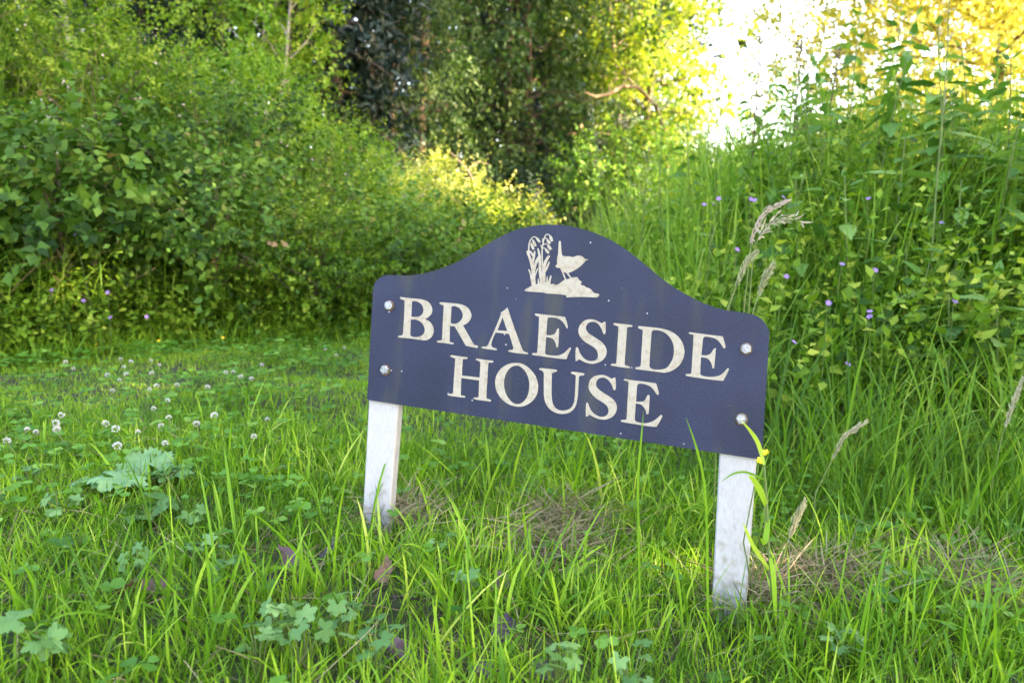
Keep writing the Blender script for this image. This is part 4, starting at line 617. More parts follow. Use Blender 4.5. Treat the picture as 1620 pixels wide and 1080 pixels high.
M_redbark = plain_mat('reddish_bark', [(.3, (.10, .06, .04)), (.7, (.26, .17, .12))], 14, .9, .2, .9, 40, stretch=(1, 1, .3), dist=.02)
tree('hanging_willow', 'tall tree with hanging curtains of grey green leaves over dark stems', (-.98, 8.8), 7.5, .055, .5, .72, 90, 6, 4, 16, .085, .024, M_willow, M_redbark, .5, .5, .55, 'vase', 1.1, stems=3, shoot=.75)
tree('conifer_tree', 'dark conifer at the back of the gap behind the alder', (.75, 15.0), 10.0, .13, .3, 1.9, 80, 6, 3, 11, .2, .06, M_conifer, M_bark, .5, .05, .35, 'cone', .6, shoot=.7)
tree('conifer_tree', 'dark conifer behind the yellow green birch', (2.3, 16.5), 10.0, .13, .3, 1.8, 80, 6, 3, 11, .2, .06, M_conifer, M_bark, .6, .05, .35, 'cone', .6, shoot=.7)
tree('alder_tree', 'many-stemmed leafy tree behind the gap left of the lit branch', (.35, 11.6), 8.0, .05, .6, 1.35, 110, 6, 5, 12, .10, .065, M_willow, M_redbark, .45, .45, .4, 'round', .8, stems=4, shoot=.55)
tree('birch_tree', 'bright yellow green leafy tree beside the open sky', (1.95, 13.4), 9.5, .06, .7, 1.55, 130, 6, 7, 12, .09, .062, M_birch, M_bark, .66, .4, .3, 'round', .35, stems=3, shoot=.55)
gold = tree('oak_tree', 'golden sunlit tree glowing in the top right corner', (5.45, 9.3), 7.0, .07, .3, 2.3, 60, 7, 4, 12, .085, .05, M_sunglow, M_bark, .5, .2, .15, 'round', .1, shoot=.5)
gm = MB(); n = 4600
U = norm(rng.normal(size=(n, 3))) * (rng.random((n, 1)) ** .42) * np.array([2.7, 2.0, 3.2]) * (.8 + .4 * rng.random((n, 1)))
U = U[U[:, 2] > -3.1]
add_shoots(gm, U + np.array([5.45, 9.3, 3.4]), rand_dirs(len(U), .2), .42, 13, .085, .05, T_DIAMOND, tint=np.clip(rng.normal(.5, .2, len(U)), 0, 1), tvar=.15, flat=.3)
obj('outer_crown', gm.mesh('outer_crown', M_sunglow, np.array(gold.location)), gold)
for k, (tx, ty, th, tz, nl, cr_) in enumerate(((7.0, -2.3, 7.2, .3, 60, 1.9), (7.2, .0, 7.6, .3, 64, 1.9), (7.1, 1.7, 8.2, .3, 76, 1.7), (7.3, 4.5, 10.5, 5.5, 90, 1.9)))  :  # unseen trees added to block the sun, gap left towards the sunlit shrub
    tree('added_shade_tree', ('unseen tree added to shade the foreground beside the camera', 'unseen tree added to shade the sign from the right', 'unseen tree added to shade the nettles from the right', 'tall unseen tree with a high crown added to shade the bank top')[k], (tx, ty), th, .2, tz, cr_, nl, 6 if k < 3 else 8, 4 if k < 3 else 6, 10, .23, .17, M_fresh, M_bark, .4, .2, .15, 'round', .1, shoot=.6, group='unseen shade trees added at the right')
tree('sapling', 'pale-stemmed birch sapling with light leaves on top of the bank', (-1.98, 7.0), 3.3, .022, .5, .45, 44, 4, 5, 11, .05, .032, M_fresh, M_palebark, .55, .9, .1, 'round', 0, stems=2, shoot=.34)
tree('sapling', 'slender leafy sapling left of the pale-stemmed birch sapling', (-2.38, 7.2), 3.0, .018, .6, .45, 40, 4, 5, 11, .05, .032, M_fresh, M_bark, .6, .9, .1, 'round', 0, stems=2, shoot=.32)
tree('sapling', 'leafy sapling with a pale trunk at the top left edge', (-3.65, 6.9), 3.6, .035, .9, .6, 30, 4, 3, 10, .06, .04, M_hawthorn, M_palebark, .5, .7, .1, 'round', 0, stems=1, shoot=.36)

# a bare bough reaching out of the birch, sunlight painted into its bark colour
bough = thing('bare_bough', at_depth(1085, 215, 9.2), 'bare bough in front of the birch, sunlight painted orange brown into its bark', 'branch')
pts = np.array([at_depth(px, py, yy) for px, py, yy in ((1050, 205, 11.2), (1036, 165, 10.2), (1008, 138, 9.4), (985, 137, 9.2), (965, 149, 9.0), (942, 153, 8.9), (925, 146, 8.8))])
mb = MB(); mb.add(*tube(pts, [.03, .026, .024, .021, .018, .015, .007], 8))
for q in (2, 3, 4): mb.add(*tube(np.array([pts[q], pts[q] + [rng.normal(0, .06), 0, .09], pts[q] + [rng.normal(0, .12), 0, .2]]), [.008, .005, .002], 4))
obj('limb', mb.mesh('limb', plain_mat('sun_painted_bough_bark', [(.3, (.20, .12, .07)), (.7, (.36, .25, .16))], 12, .85, .2, .6, 30), np.array(bough.location)), bough)
dead = thing('dead_branch', at_depth(770, 300, 7.6), 'bare brown branch curving up at the end of the bank', 'branch')
pts = np.array([at_depth(px, py, 7.6) for px, py in ((775, 345), (757, 300), (740, 270), (722, 250), (707, 236))])
mb = MB(); mb.add(*tube(pts, [.014, .012, .010, .007, .003], 6)); mb.add(*tube(pts[2] + np.array([[0, 0, 0], [.1, 0, .08], [.2, .02, .06]]), [.012, .009, .004], 5))
obj('limb', mb.mesh('limb', M_bark, np.array(dead.location)), dead)

# the wood behind, one mass
wood = MB()
for k in range(58):
    x = rng.uniform(-26, 5.0); y = rng.uniform(17, 27)
    h = rng.uniform(7, 12); n = 200
    if k >= 46: x = rng.uniform(4.5, 17); y = rng.uniform(29, 36); h = rng.uniform(2.2, 3.8)
    elif x / y > .14: continue
    O = np.stack([x + rng.normal(0, 1.5, n), y + rng.normal(0, 1.0, n), gz(x, y) + .3 + h * rng.random(n) ** .9], -1)
    add_shoots(wood, O, rand_dirs(n, .2), .9, 8, .33, .2, T_DIAMOND, tint=np.clip(rng.normal(.35 + .3 * rng.random(), .12, n), 0, 1), tvar=.12)
w = obj('distant_woodland', wood.mesh('distant_woodland', M_shadewood))
tag(w, 'dense mass of woodland closing the view behind the trees', 'woodland', kind='stuff')

# ---------------------------------------------------------------- shrubs of the bank
def shrub(name, label, x, y, h, r, n, nleaf, lL, lW, leafm, tint0=.5, sl=.22, up=.5, group=None, spiky=0, tmpl=T_LEAF4, cat='shrub', droop=.2, bark=None, flat=.6):
    z = float(gz(x, y)); base = np.array([x, y, z])
    root = thing(name, base, label, cat, group)
    wood, fol = MB(), MB()
    u = norm(rng.normal(size=(n, 3))); u[:, 2] = np.abs(u[:, 2]) * 1.0 - .25
    u = norm(u)
    rad = .35 + .62 * rng.random(n) ** .6
    lump = .72 + .56 * vnoise(u[:, 0] * 2 + x * 3, u[:, 1] * 2 + u[:, 2] * 2 + y * 3, 1.4)
    C = base + np.array([0, 0, h * .42])
    O = C + u * rad[:, None] * lump[:, None] * np.array([r, r, h * .55])
    O[:, 2] = np.maximum(O[:, 2], gz(O[:, 0], O[:, 1]) + .02)
    D = norm(u * .8 + rng.normal(0, .45, (n, 3)) + np.array([0, 0, up]))
    tn = np.clip(tint0 + (vnoise(O[:, 0], O[:, 2] + O[:, 1], 6.0) - .5) * .7 + rng.normal(0, .1, n), 0, 1)
    add_shoots(fol, O, D, sl * (.6 + .8 * rng.random(n)), nleaf, lL, lW, tmpl, droop=droop, tint=tn, tvar=.14, flat=flat)
    if spiky:
        k = spiky
        O2 = C + np.stack([rng.normal(0, r * .5, k), rng.normal(0, r * .5, k), np.full(k, h * .25)], -1)
        add_shoots(fol, O2, np.stack([rng.normal(0, .18, k), rng.normal(0, .18, k), np.ones(k)], -1), h * .55 * (.7 + .6 * rng.random(k)), 18, lL * .9, lW * .9, tmpl, droop=.02, tint=np.clip(rng.normal(tint0 + .2, .1, k), 0, 1), tvar=.1)
    m = 9
    for q in range(m):
        e = O[rng.integers(n)]
        P = base + (e - base) * np.linspace(0, 1, 4)[:, None] + np.array([[0, 0, -.05], [0, 0, .06], [0, 0, .05], [0, 0, 0]])
        wood.add(*tube(P, .008 * np.array([1, .8, .55, .25]), 4), tint=rng.random())
    sel = rng.permutation(n)[:60]
    add_twigs(wood, O[sel], D[sel], sl * .8, .0022, droop)
    obj('stems', wood.mesh('stems', bark or M_brownstalk, base), root)['kind'] = 'stuff'
    obj('foliage', fol.mesh('foliage', leafm, base), root)
    return root

KINDS = {
 'bramble': ('bramble_shrub', M_bramble, .038, .027, 13, .34, .35, .35),
 'hawthorn': ('hawthorn_shrub', M_hawthorn, .026, .017, 14, .20, .55, .5),
 'fresh': ('leafy_shrub', M_fresh, .034, .017, 14, .22, .8, .5),
 'broad': ('broad_leaf_shrub', M_bramble, .060, .044, 11, .26, .5, .6)}
ROWS = [  # kind, x, y, height, radius, shoots, tint, spikes, label
 ('broad', -1.68, 3.05, 0.58, .36, 225, .50, 0, 'dark broad-leaved shrub at the foot of the bank by the left edge'),
 ('bramble', -1.28, 3.35, 0.53, .34, 285, .40, 0, 'low bramble with dark leaves next to the broad-leaved shrub at the left edge'),
 ('hawthorn', -0.91, 3.55, 0.48, .32, 345, .42, 0, 'low fine-leaved shrub at the foot of the bank, middle of its front row'),
 ('bramble', -0.63, 3.85, 0.46, .30, 270, .42, 0, 'low bramble at the foot of the bank, left of the sign'),
 ('hawthorn', -0.39, 4.25, 0.48, .30, 345, .48, 0, 'low fine-leaved shrub just left of the sign top corner'),
 ('bramble', -0.21, 4.75, 0.46, .32, 285, .52, 0, 'bramble at the foot of the bank behind the sign corner'),
 ('hawthorn', -0.07, 5.4, 0.53, .34, 345, .62, 0, 'fine-leaved shrub low on the bank, under the sunlit shrub'),
 ('bramble', -2.55, 3.7, .75, .50, 300, .42, 0, 'tall bramble with white blossom at the left edge of the bank'),
 ('hawthorn', -2.0, 3.95, .66, .46, 380, .45, 0, 'fine-leaved shrub with brown stems in the middle of the bank face'),
 ('bramble', -1.5, 4.25, .62, .42, 280, .48, 0, 'bramble with brownish stems in the middle of the bank face'),
 ('hawthorn', -1.12, 4.7, .58, .42, 380, .50, 0, 'rounded fine-leaved shrub in the middle of the bank, left of the sign arch'),
 ('hawthorn', -0.55, 5.3, 0.59, .42, 570, .58, 0, 'rounded fine-leaved shrub halfway up the bank below the sunlit shrub'),
 ('fresh', -3.35, 4.6, .85, .60, 420, .45, 14, 'bright leafy shrub on the bank top at the left edge'),
 ('hawthorn', -2.75, 4.9, .80, .55, 480, .52, 8, 'yellowish green shrub on the bank top, second from the left edge'),
 ('fresh', -1.88, 5.2, 0.78, .52, 630, .50, 12, 'bright leafy shrub on the bank top below the saplings'),
 ('fresh', -1.35, 5.7, 0.69, .48, 570, .52, 10, 'bright leafy shrub on the bank top below the pale-stemmed sapling'),
 ('hawthorn', -1.2, 6.2, .60, .45, 400, .60, 8, 'yellowish green shrub on the bank top left of the sunlit shrub'),
 ('bramble', -3.13, 3.6, 0.84, .55, 390, .4, 0, 'tall bramble at the far left foot of the bank, partly out of view'),
 ('fresh', -4.2, 5.2, .95, .65, 360, .5, 10, 'bright leafy shrub on the bank top, partly out of view at the left'),
]
for kd, x, y, h, r, n, tn, spk, lab in ROWS:
    nm, mt, lL, lW, nl, sl, up, fl = KINDS[kd]
    shrub(nm, lab, x, y, h * 1.18, r * 1.05, int(n * 1.3), nl, lL, lW, mt, tn, sl, up, 'shrubs on the bank', spk, flat=fl)
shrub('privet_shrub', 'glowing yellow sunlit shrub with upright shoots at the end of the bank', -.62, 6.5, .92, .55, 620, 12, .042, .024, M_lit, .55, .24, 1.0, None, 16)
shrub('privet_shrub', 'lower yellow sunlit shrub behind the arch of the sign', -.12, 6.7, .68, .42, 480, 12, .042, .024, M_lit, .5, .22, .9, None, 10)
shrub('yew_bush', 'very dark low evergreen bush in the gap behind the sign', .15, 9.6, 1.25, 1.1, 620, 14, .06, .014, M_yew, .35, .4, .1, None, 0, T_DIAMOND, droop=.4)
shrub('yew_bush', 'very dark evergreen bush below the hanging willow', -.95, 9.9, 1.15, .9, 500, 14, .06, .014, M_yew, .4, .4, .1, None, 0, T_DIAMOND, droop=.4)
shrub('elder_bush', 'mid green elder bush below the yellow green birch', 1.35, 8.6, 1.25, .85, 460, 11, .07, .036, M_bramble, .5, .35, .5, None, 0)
shrub('elder_bush', 'leafy bush at the foot of the alder, shade painted into its leaf colour', .75, 10.6, 1.7, 1.0, 480, 11, .08, .04, M_shadewood, .5, .35, .5, None, 0)

# undergrowth covering the bank between the shrubs
ug = MB()
n = 8200
y = rng.uniform(2.2, 8.5, n); s = rng.uniform(-.06, 2.4, n) ** 1.0
x = bank_edge(y) - s / .72
ok = (x > -.72 * y - .9); x, y, s = x[ok], y[ok], s[ok]
O = np.stack([x, y, gz(x, y)], -1)
sel = rng.random(len(x)) < .55
for msk, L_, W_, nl in ((sel, .032, .02, 9), (~sel, .05, .032, 7)):
    k = msk.sum()
    add_shoots(ug, O[msk], np.stack([rng.normal(0, .5, k), rng.normal(-.2, .5, k), np.ones(k)], -1), rng.uniform(.1, .34, k), nl, L_, W_, T_DIAMOND, tint=np.clip(.15 + .6 * vnoise(x[msk], y[msk], 5) + rng.normal(0, .1, k), 0, 1), tvar=.16)
n = 2600
y = rng.uniform(2.0, 3.9, n); s = rng.uniform(-.02, .5, n); x = bank_edge(y) - s / .72
ok = x > -.72 * y - .9; x, y = x[ok], y[ok]; k = len(x)
add_shoots(ug, np.stack([x, y, gz(x, y)], -1), np.stack([rng.normal(.2, .4, k), rng.normal(-.3, .4, k), np.ones(k)], -1), rng.uniform(.12, .36, k), 9, .036, .024, T_DIAMOND, tint=np.clip(.05 + .6 * vnoise(x, y, 5) + rng.normal(0, .1, k), 0, 1), tvar=.16)
tag(obj('bank_undergrowth', ug.mesh('bank_undergrowth', M_hawthorn)), 'low leafy undergrowth covering the bank between the shrubs', 'undergrowth', kind='stuff')

# ---------------------------------------------------------------- grass
def wedge(n, y0, y1, margin=.45):
    u = rng.random(n)
    y = np.sqrt(y0 ** 2 + u * (y1 ** 2 - y0 ** 2))
    x = rng.uniform(-1, 1, n) * (.66 * y + margin)
    return x, y

def path_mask(x, y):       # worn strip of thin grass running behind the sign
    c = 2.75 + .18 * x - .25 * np.exp(-((x + 1.2) / .6) ** 2)
    return np.exp(-((y - c) / .2) ** 2) * sstep(-2.2, -1.0, x) * (1 - sstep(.3, .8, x))

def meadow_zone(x, y):     # 1 where the long grass on the right grows
    return sstep(.0, .35, x - .55 + .28 * (y - 1.2)) * sstep(1.15, 1.6, y)

def bare(x, y):
    b = np.zeros_like(x)
    for px, py, r in BARE:
        gx_, gy_, _ = ground_hit(px, py); b = np.maximum(b, np.exp(-(((x - gx_) ** 2 + (y - gy_) ** 2) / r ** 2)))
    return b
BARE = [(640, 835, .05), (870, 890, .09), (905, 845, .05), (1300, 935, .08), (1500, 925, .09), (650, 1000, .10), (460, 910, .09), (830, 1040, .08), (1200, 950, .06), (590, 950, .09), (250, 930, .08)]

lawn = MB()
x, y = wedge(165000, .62, 4.4)
clump = vnoise(x, y, 9, 1) * .6 + vnoise(x, y, 24, 4) * .4
keep = (rng.random(len(x)) < (.35 + .9 * clump) * np.interp(y, [.6, 1.7, 2.1, 4.4], [.8, .85, 1.25, 1.0]) * (1 - .15 * path_mask(x, y)) * (1 - .8 * bare(x, y))) & (bank_s(x, y) < .12)
x, y, clump = x[keep], y[keep], clump[keep]; n = len(x)
hgt = np.interp(y, [.6, 1.6, 2.0, 3.2, 4.4], [.075, .065, .034, .036, .05]) * (.45 + .75 * rng.random(n)) * (.7 + .6 * clump) * (1 - .45 * path_mask(x, y))
add_blades(lawn, np.stack([x, y, gz(x, y) - .004], -1), hgt, rng.uniform(.0016, .0040, n), rng.random(n) * 6.28, rng.uniform(.05, .75, n), rng.normal(.5, .5, n), 3,
           np.clip(.40 + .16 * sstep(1.7, 2.3, y) + .45 * (vnoise(x, y, 3, 9) - .4) + rng.normal(0, .17, n), 0, 1))
x, y = wedge(52000, .60, 1.75); keep = rng.random(len(x)) < (.45 + .7 * vnoise(x, y, 12, 7)) * (1 - .75 * bare(x, y)); x, y = x[keep], y[keep]; n = len(x)
add_blades(lawn, np.stack([x, y, gz(x, y) - .004], -1), rng.uniform(.025, .075, n), rng.uniform(.0014, .0032, n), rng.random(n) * 6.28, rng.uniform(.05, 1.0, n), rng.normal(.4, .6, n), 3, np.clip(.36 + .4 * (vnoise(x, y, 5, 19) - .5) + rng.normal(0, .18, n), 0, 1))
tag(obj('lawn_grass', lawn.mesh('lawn_grass', M_grass)), 'short bright green lawn grass in front of and behind the sign', 'grass', kind='stuff')

tuft = MB()
x, y = wedge(32000, .60, 2.1)
cl = vnoise(x, y, 6.5, 11)
dens = (.25 + 1.2 * sstep(.35, .75, cl)) * np.interp(y, [.6, 1.0, 1.5, 1.8, 2.1], [.75, 1, .8, .3, .05]) * (1 - .85 * bare(x, y)) * np.interp(x, [-1, -.6, -.25], [.2, .35, 1])
keep = rng.random(len(x)) < dens
x, y = x[keep], y[keep]; n = len(x)
hgt = rng.gamma(6, .0132, n) * (.7 + .5 * vnoise(x, y, 6.5, 11)) * np.interp(y, [.6, .9, 2.3], [.62, 1, 1]) * np.interp(x, [-.8, -.3], [.65, 1])
add_blades(tuft, np.stack([x, y, gz(x, y) - .004], -1), hgt, rng.gamma(6, .00052, n) + .0010, rng.random(n) * 6.28, rng.uniform(.05, .8, n), rng.gamma(1.7, .42, n), 6,
           np.clip(.47 + .4 * (vnoise(x, y, 4, 6) - .5) + rng.normal(0, .18, n), 0, 1), twist=rng.normal(0, .7, n))
tag(obj('tufted_grass', tuft.mesh('tufted_grass', M_grass)), 'taller yellow green grass blades growing around the sign posts', 'grass', kind='stuff')

long = MB()
n = 9000
y = rng.uniform(1.15, 3.4, n); x = rng.uniform(.1, 1, n) ** .9 * (.72 * y + .45)
keep = rng.random(n) < meadow_zone(x, y) * (.3 + .9 * vnoise(x, y, 4.5, 21)) * (1 - .8 * bare(x, y))
x, y = x[keep], y[keep]; n = len(x)
add_blades(long, np.stack([x, y, gz(x, y) - .005], -1), rng.uniform(.16, .42, n) * np.interp(y, [1.1, 1.5, 2.2], [.6, .85, 1.1]), rng.uniform(.0032, .0075, n), rng.random(n) * 6.28, rng.uniform(.04, .45, n), rng.gamma(2.0, .48, n), 7,
           np.clip(.42 + .4 * (vnoise(x, y, 3, 2) - .5) + rng.normal(0, .18, n), 0, 1), twist=rng.normal(0, .6, n))
tag(obj('long_grass', long.mesh('long_grass', M_meadow)), 'long arching grass growing right of the sign', 'grass', kind='stuff')

mead = MB()
n = 11000
y = rng.uniform(2.3, 6.5, n); x = rng.uniform(0, 1, n) * (.72 * y + .5) + .05
edge = .20 + .05 * y - .08 * np.sin(y * 2)
keep = (x > edge + rng.normal(0, .06, n)) & (rng.random(n) < .45 + .6 * vnoise(x, y, 3.5, 31)); x, y = x[keep], y[keep]; n = len(x)
hh = np.interp(x - .2, [0, .3, .9], [.42, .66, .72]) * np.interp(y, [2.3, 3.2], [.7, 1.0])
add_blades(mead, np.stack([x, y, gz(x, y) - .005], -1), hh * rng.uniform(.55, 1.2, n), rng.uniform(.004, .008, n), rng.random(n) * 6.28, rng.uniform(.03, .3, n), rng.gamma(2.0, .42, n), 6,
           np.clip(.55 + .4 * (vnoise(x, y, 2, 5) - .5) + rng.normal(0, .17, n), 0, 1), twist=rng.normal(0, .6, n))
tag(obj('meadow_grass', mead.mesh('meadow_grass', M_meadow)), 'tall meadow grass rising behind the right half of the sign', 'grass', kind='stuff')

edge_g = MB()
n = 6000
y = rng.uniform(2.2, 6.5, n); x = bank_edge(y) + rng.normal(.06, .09, n)
keep = x > -.72 * y - .5; x, y = x[keep], y[keep]; n = len(x)
add_blades(edge_g, np.stack([x, y, gz(x, y) - .005], -1), rng.uniform(.05, .15, n), rng.uniform(.003, .006, n), rng.random(n) * 6.28, rng.uniform(.05, .5, n), rng.gamma(1.8, .4, n), 5, np.clip(rng.normal(.45, .2, n), 0, 1))
tag(obj('verge_grass', edge_g.mesh('verge_grass', M_grass)), 'uncut verge grass along the foot of the bank', 'grass', kind='stuff')

# low leafy plants among the meadow grass on the right
mg = MB()
n = 2600
y = rng.uniform(1.9, 5.5, n); x = .28 + .05 * y + rng.random(n) * (.72 * y + .2)
O = np.stack([x, y, gz(x, y)], -1)
O[:, 2] += rng.random(n) * .25 * sstep(.3, .8, x)
add_shoots(mg, O, np.stack([rng.normal(0, .5, n), rng.normal(-.15, .5, n), np.ones(n)], -1), rng.uniform(.12, .45, n), 9, .042, .026, T_LEAF4, tint=np.clip(.2 + .6 * vnoise(x, y, 4) + rng.normal(0, .1, n), 0, 1))
tag(obj('meadow_undergrowth', mg.mesh('meadow_undergrowth', M_hawthorn)), 'low leafy plants tangled among the tall grass on the right', 'undergrowth', kind='stuff')

# clover leaves in the lawn
tre = MB()
n = 15000
x, y = wedge(n, .66, 3.6)
dens = np.where(x < -.3, .9, .45) * (.2 + 1.1 * sstep(.4, .7, vnoise(x, y, 4, 40)))
keep = (rng.random(n) < dens) & (bank_s(x, y) < .05); x, y = x[keep], y[keep]; n = len(x)
hz = rng.uniform(.02, .065, n)
C = np.stack([x, y, gz(x, y) + hz], -1)
a0 = rng.random(n) * 6.28
tv = np.clip(rng.normal(.5, .2, n), 0, 1)
T_ROUND = (np.array([[0, 0, 0], [.35, .42, .06], [.35, -.42, .06], [.8, .40, .04], [.8, -.40, .04], [.55, 0, -.02], [.97, 0, -.03]]), np.array([[0, 5, 1], [0, 2, 5], [1, 5, 3], [2, 4, 5], [3, 5, 6], [5, 4, 6]]))
tiltn = norm(np.stack([rng.normal(0, .3, n), rng.normal(0, .3, n), np.ones(n)], -1))
for q in range(3):
    an = a0 + q * 2.094
    D = np.stack([np.cos(an), np.sin(an), rng.normal(0, .12, n)], -1)
    sz = rng.uniform(.010, .019, n)
    V, F, k = leaf_cloud(C, D, tiltn, sz, sz * .95, T_ROUND)
    tre.add(V, F, np.repeat(tv, k))
tag(obj('clover_leaves', tre.mesh('clover_leaves', M_trefoil)), 'clover leaves spread low through the lawn', 'clover', kind='stuff')

bgr = MB()
n = 5200
y = rng.uniform(2.6, 7.6, n); s = rng.uniform(.0, 2.2, n); x = bank_edge(y) - s / .72
keep = (x > -.72 * y - .6) & (rng.random(n) < .25 + vnoise(x, y, 3, 50)); x, y = x[keep], y[keep]; n = len(x)
add_blades(bgr, np.stack([x, y, gz(x, y) + .05], -1), rng.uniform(.25, .62, n), rng.uniform(.003, .006, n), rng.random(n) * 6.28, rng.uniform(.03, .4, n), rng.gamma(1.8, .45, n), 5, np.clip(rng.normal(.55, .22, n), 0, 1))
tag(obj('bank_grass', bgr.mesh('bank_grass', M_meadow)), 'loose grass growing up through the scrub on the bank', 'grass', kind='stuff')
th = MB()
x, y = wedge(4500, .62, 1.7); n = len(x)
add_blades(th, np.stack([x, y, gz(x, y) + rng.random(n) * .02], -1), rng.uniform(.03, .10, n), rng.uniform(.0008, .0022, n), rng.random(n) * 6.28, rng.uniform(.9, 1.5, n), rng.uniform(-.2, .6, n), 3, rng.random(n))
tag(obj('thatch', th.mesh('thatch', M_straw)), 'thin dead thatch lying between the grass blades', 'grass', kind='stuff')

dry = MB()
n = 1500
y = rng.uniform(2.7, 6.2, n); s = rng.uniform(.05, 1.5, n); x = bank_edge(y) - s / .72
keep = (x > -.72 * y - .5) & (rng.random(n) < sstep(.45, .7, vnoise(x, y, 2.2, 60)) + .08); x, y = x[keep], y[keep]; n = len(x)
add_blades(dry, np.stack([x, y, gz(x, y) + rng.uniform(.05, .45, n)], -1), rng.uniform(.15, .45, n), rng.uniform(.003, .007, n), rng.random(n) * 6.28, rng.uniform(.1, .9, n), rng.gamma(1.5, .5, n), 4, np.clip(rng.normal(.15, .15, n), 0, 1))
tag(obj('dry_stems', dry.mesh('dry_stems', M_straw)), 'brown dead stems caught in the scrub on the bank face', 'dead stems', kind='stuff')
pk = MB()
n = 900
y = rng.uniform(3.0, 6.6, n); s = rng.uniform(.1, 2.0, n); x = bank_edge(y) - s / .72; keep = x > -.72 * y - .3; x, y = x[keep], y[keep]; n = len(x)
V, F, k = leaf_cloud(np.stack([x, y, gz(x, y) + rng.uniform(.35, .8, n)], -1), rand_dirs(n), rand_dirs(n, .5), .014, .011, T_DIAMOND); pk.add(V, F, np.repeat(rng.random(n), k))
tag(obj('bank_blossom', pk.mesh('bank_blossom', M_pink)), 'tiny pinkish flower tips dotted over the bank scrub', 'flowers', kind='stuff')

# ---------------------------------------------------------------- leaf shapes with real outlines
def fan_mesh(name, outline, mat, centre=(.0, 0, 0), cup=.0, fold=0.0, wave=0.0, seed=0, rings=4, vein=.02):
    """leaf blade from an outline (along, across); rings between centre and rim carry folds, veins and crumpling"""
    r = np.random.default_rng(seed)
    o = np.array(outline, float); n = len(o); c = np.array(centre[:2]); k = np.arange(n)
    V = [np.array([[c[0], c[1], 0]])]
    ph = r.random(3) * 6
    for g in range(1, rings + 1):
        f = g / rings
        p = c + (o - c) * f
        z = cup * ((p - c) ** 2).sum(-1) + fold * np.abs(p[:, 1]) - vein * (k % 2) * f * (1 - .4 * f)
        z = z + wave * f * (np.sin(p[:, 0] * 7 + ph[0]) + np.sin(p[:, 1] * 8 + ph[1]) + .8 * np.sin((p[:, 0] - p[:, 1]) * 13 + ph[2])) + wave * .25 * f * r.normal(0, 1, n)
        V.append(np.column_stack([p, z]))
    a = 1 + k; b = 1 + (k + 1) % n
    F3 = np.stack([np.zeros(n, int), a, b], -1)
    F4 = np.concatenate([np.stack([a + g * n, a + g * n + n, b + g * n + n, b + g * n], -1) for g in range(rings - 1)])
    return mesh_data(name, np.concatenate(V), [F3, F4], mat)

def nettle_outline(L=1.0, W=.52, teeth=9):
    up = []
    for q in range(teeth * 2 + 1):
        t = q / (teeth * 2)
        w = W / 2 * (math.sin(math.pi * min(1, t * 1.0) ** .62) ** .8) * (1 - .25 * t)
        up.append((L * t + (.018 if q % 2 else 0), w * (1.0 if q % 2 else .84)))
    return up + [(a, -b) for a, b in up[-2:0:-1]]

def palmate_outline(lobes=5, depth=.45, R=1.0, sub=3, span=4.6):
    pts = [(0.0, -.03)]
    n = lobes * sub * 2
    for q in range(n + 1):
        t = q / n; an = -span / 2 + span * t
        ph = (t * lobes) % 1.0
        lob = 1 - depth * abs(2 * ph - 1) ** 1.2
        r = R * lob * (.93 + .14 * (q % 2)) * (.62 + .38 * math.cos(an * .42))
        pts.append((r * math.cos(an), r * math.sin(an)))
    return pts + [(0.0, .03)]

NETTLE = [fan_mesh('nettle_leaf', nettle_outline(), M_nettle, (.42, 0), cup=-.22, fold=.16, wave=.010, seed=s) for s in range(3)]
PALM = [fan_mesh('palmate_leaf', palmate_outline(5, .36, 1.0, 4, 5.0), M_broad, (.18, 0), cup=-.10, fold=0, wave=.03, seed=s) for s in range(3)]
HOG = [fan_mesh('lobed_leaf', palmate_outline(7, .20, 1.0, 4, 5.4), M_hog, (.15, 0), cup=-.10, fold=0, wave=.075, seed=s) for s in range(3)]
BROADOVAL = [fan_mesh('oval_leaf', [(a, b * 1.35) for a, b in nettle_outline(1.0, .55, 10)], M_nettle, (.4, 0), cup=-.25, fold=.1, wave=.02, seed=s) for s in range(2)]

def place_leaf(name, me, parent, pos, az, pitch, roll, size, width=1.0):
    o = obj(name, me, parent)
    M = Matrix.Translation(Vector(pos)) @ Matrix.Rotation(az, 4, 'Z') @ Matrix.Rotation(-pitch, 4, 'Y') @ Matrix.Rotation(roll, 4, 'X') @ Matrix.Diagonal((size, size * width, size, 1))
    o.matrix_local = M
    return o

def stem_mesh(name, pts, r0, r1, mat, sides=5):
    pts = np.asarray(pts, float)
    V, F = tube(pts, np.linspace(r0, r1, len(pts)), sides)
    return mesh_data(name, V, F, mat)

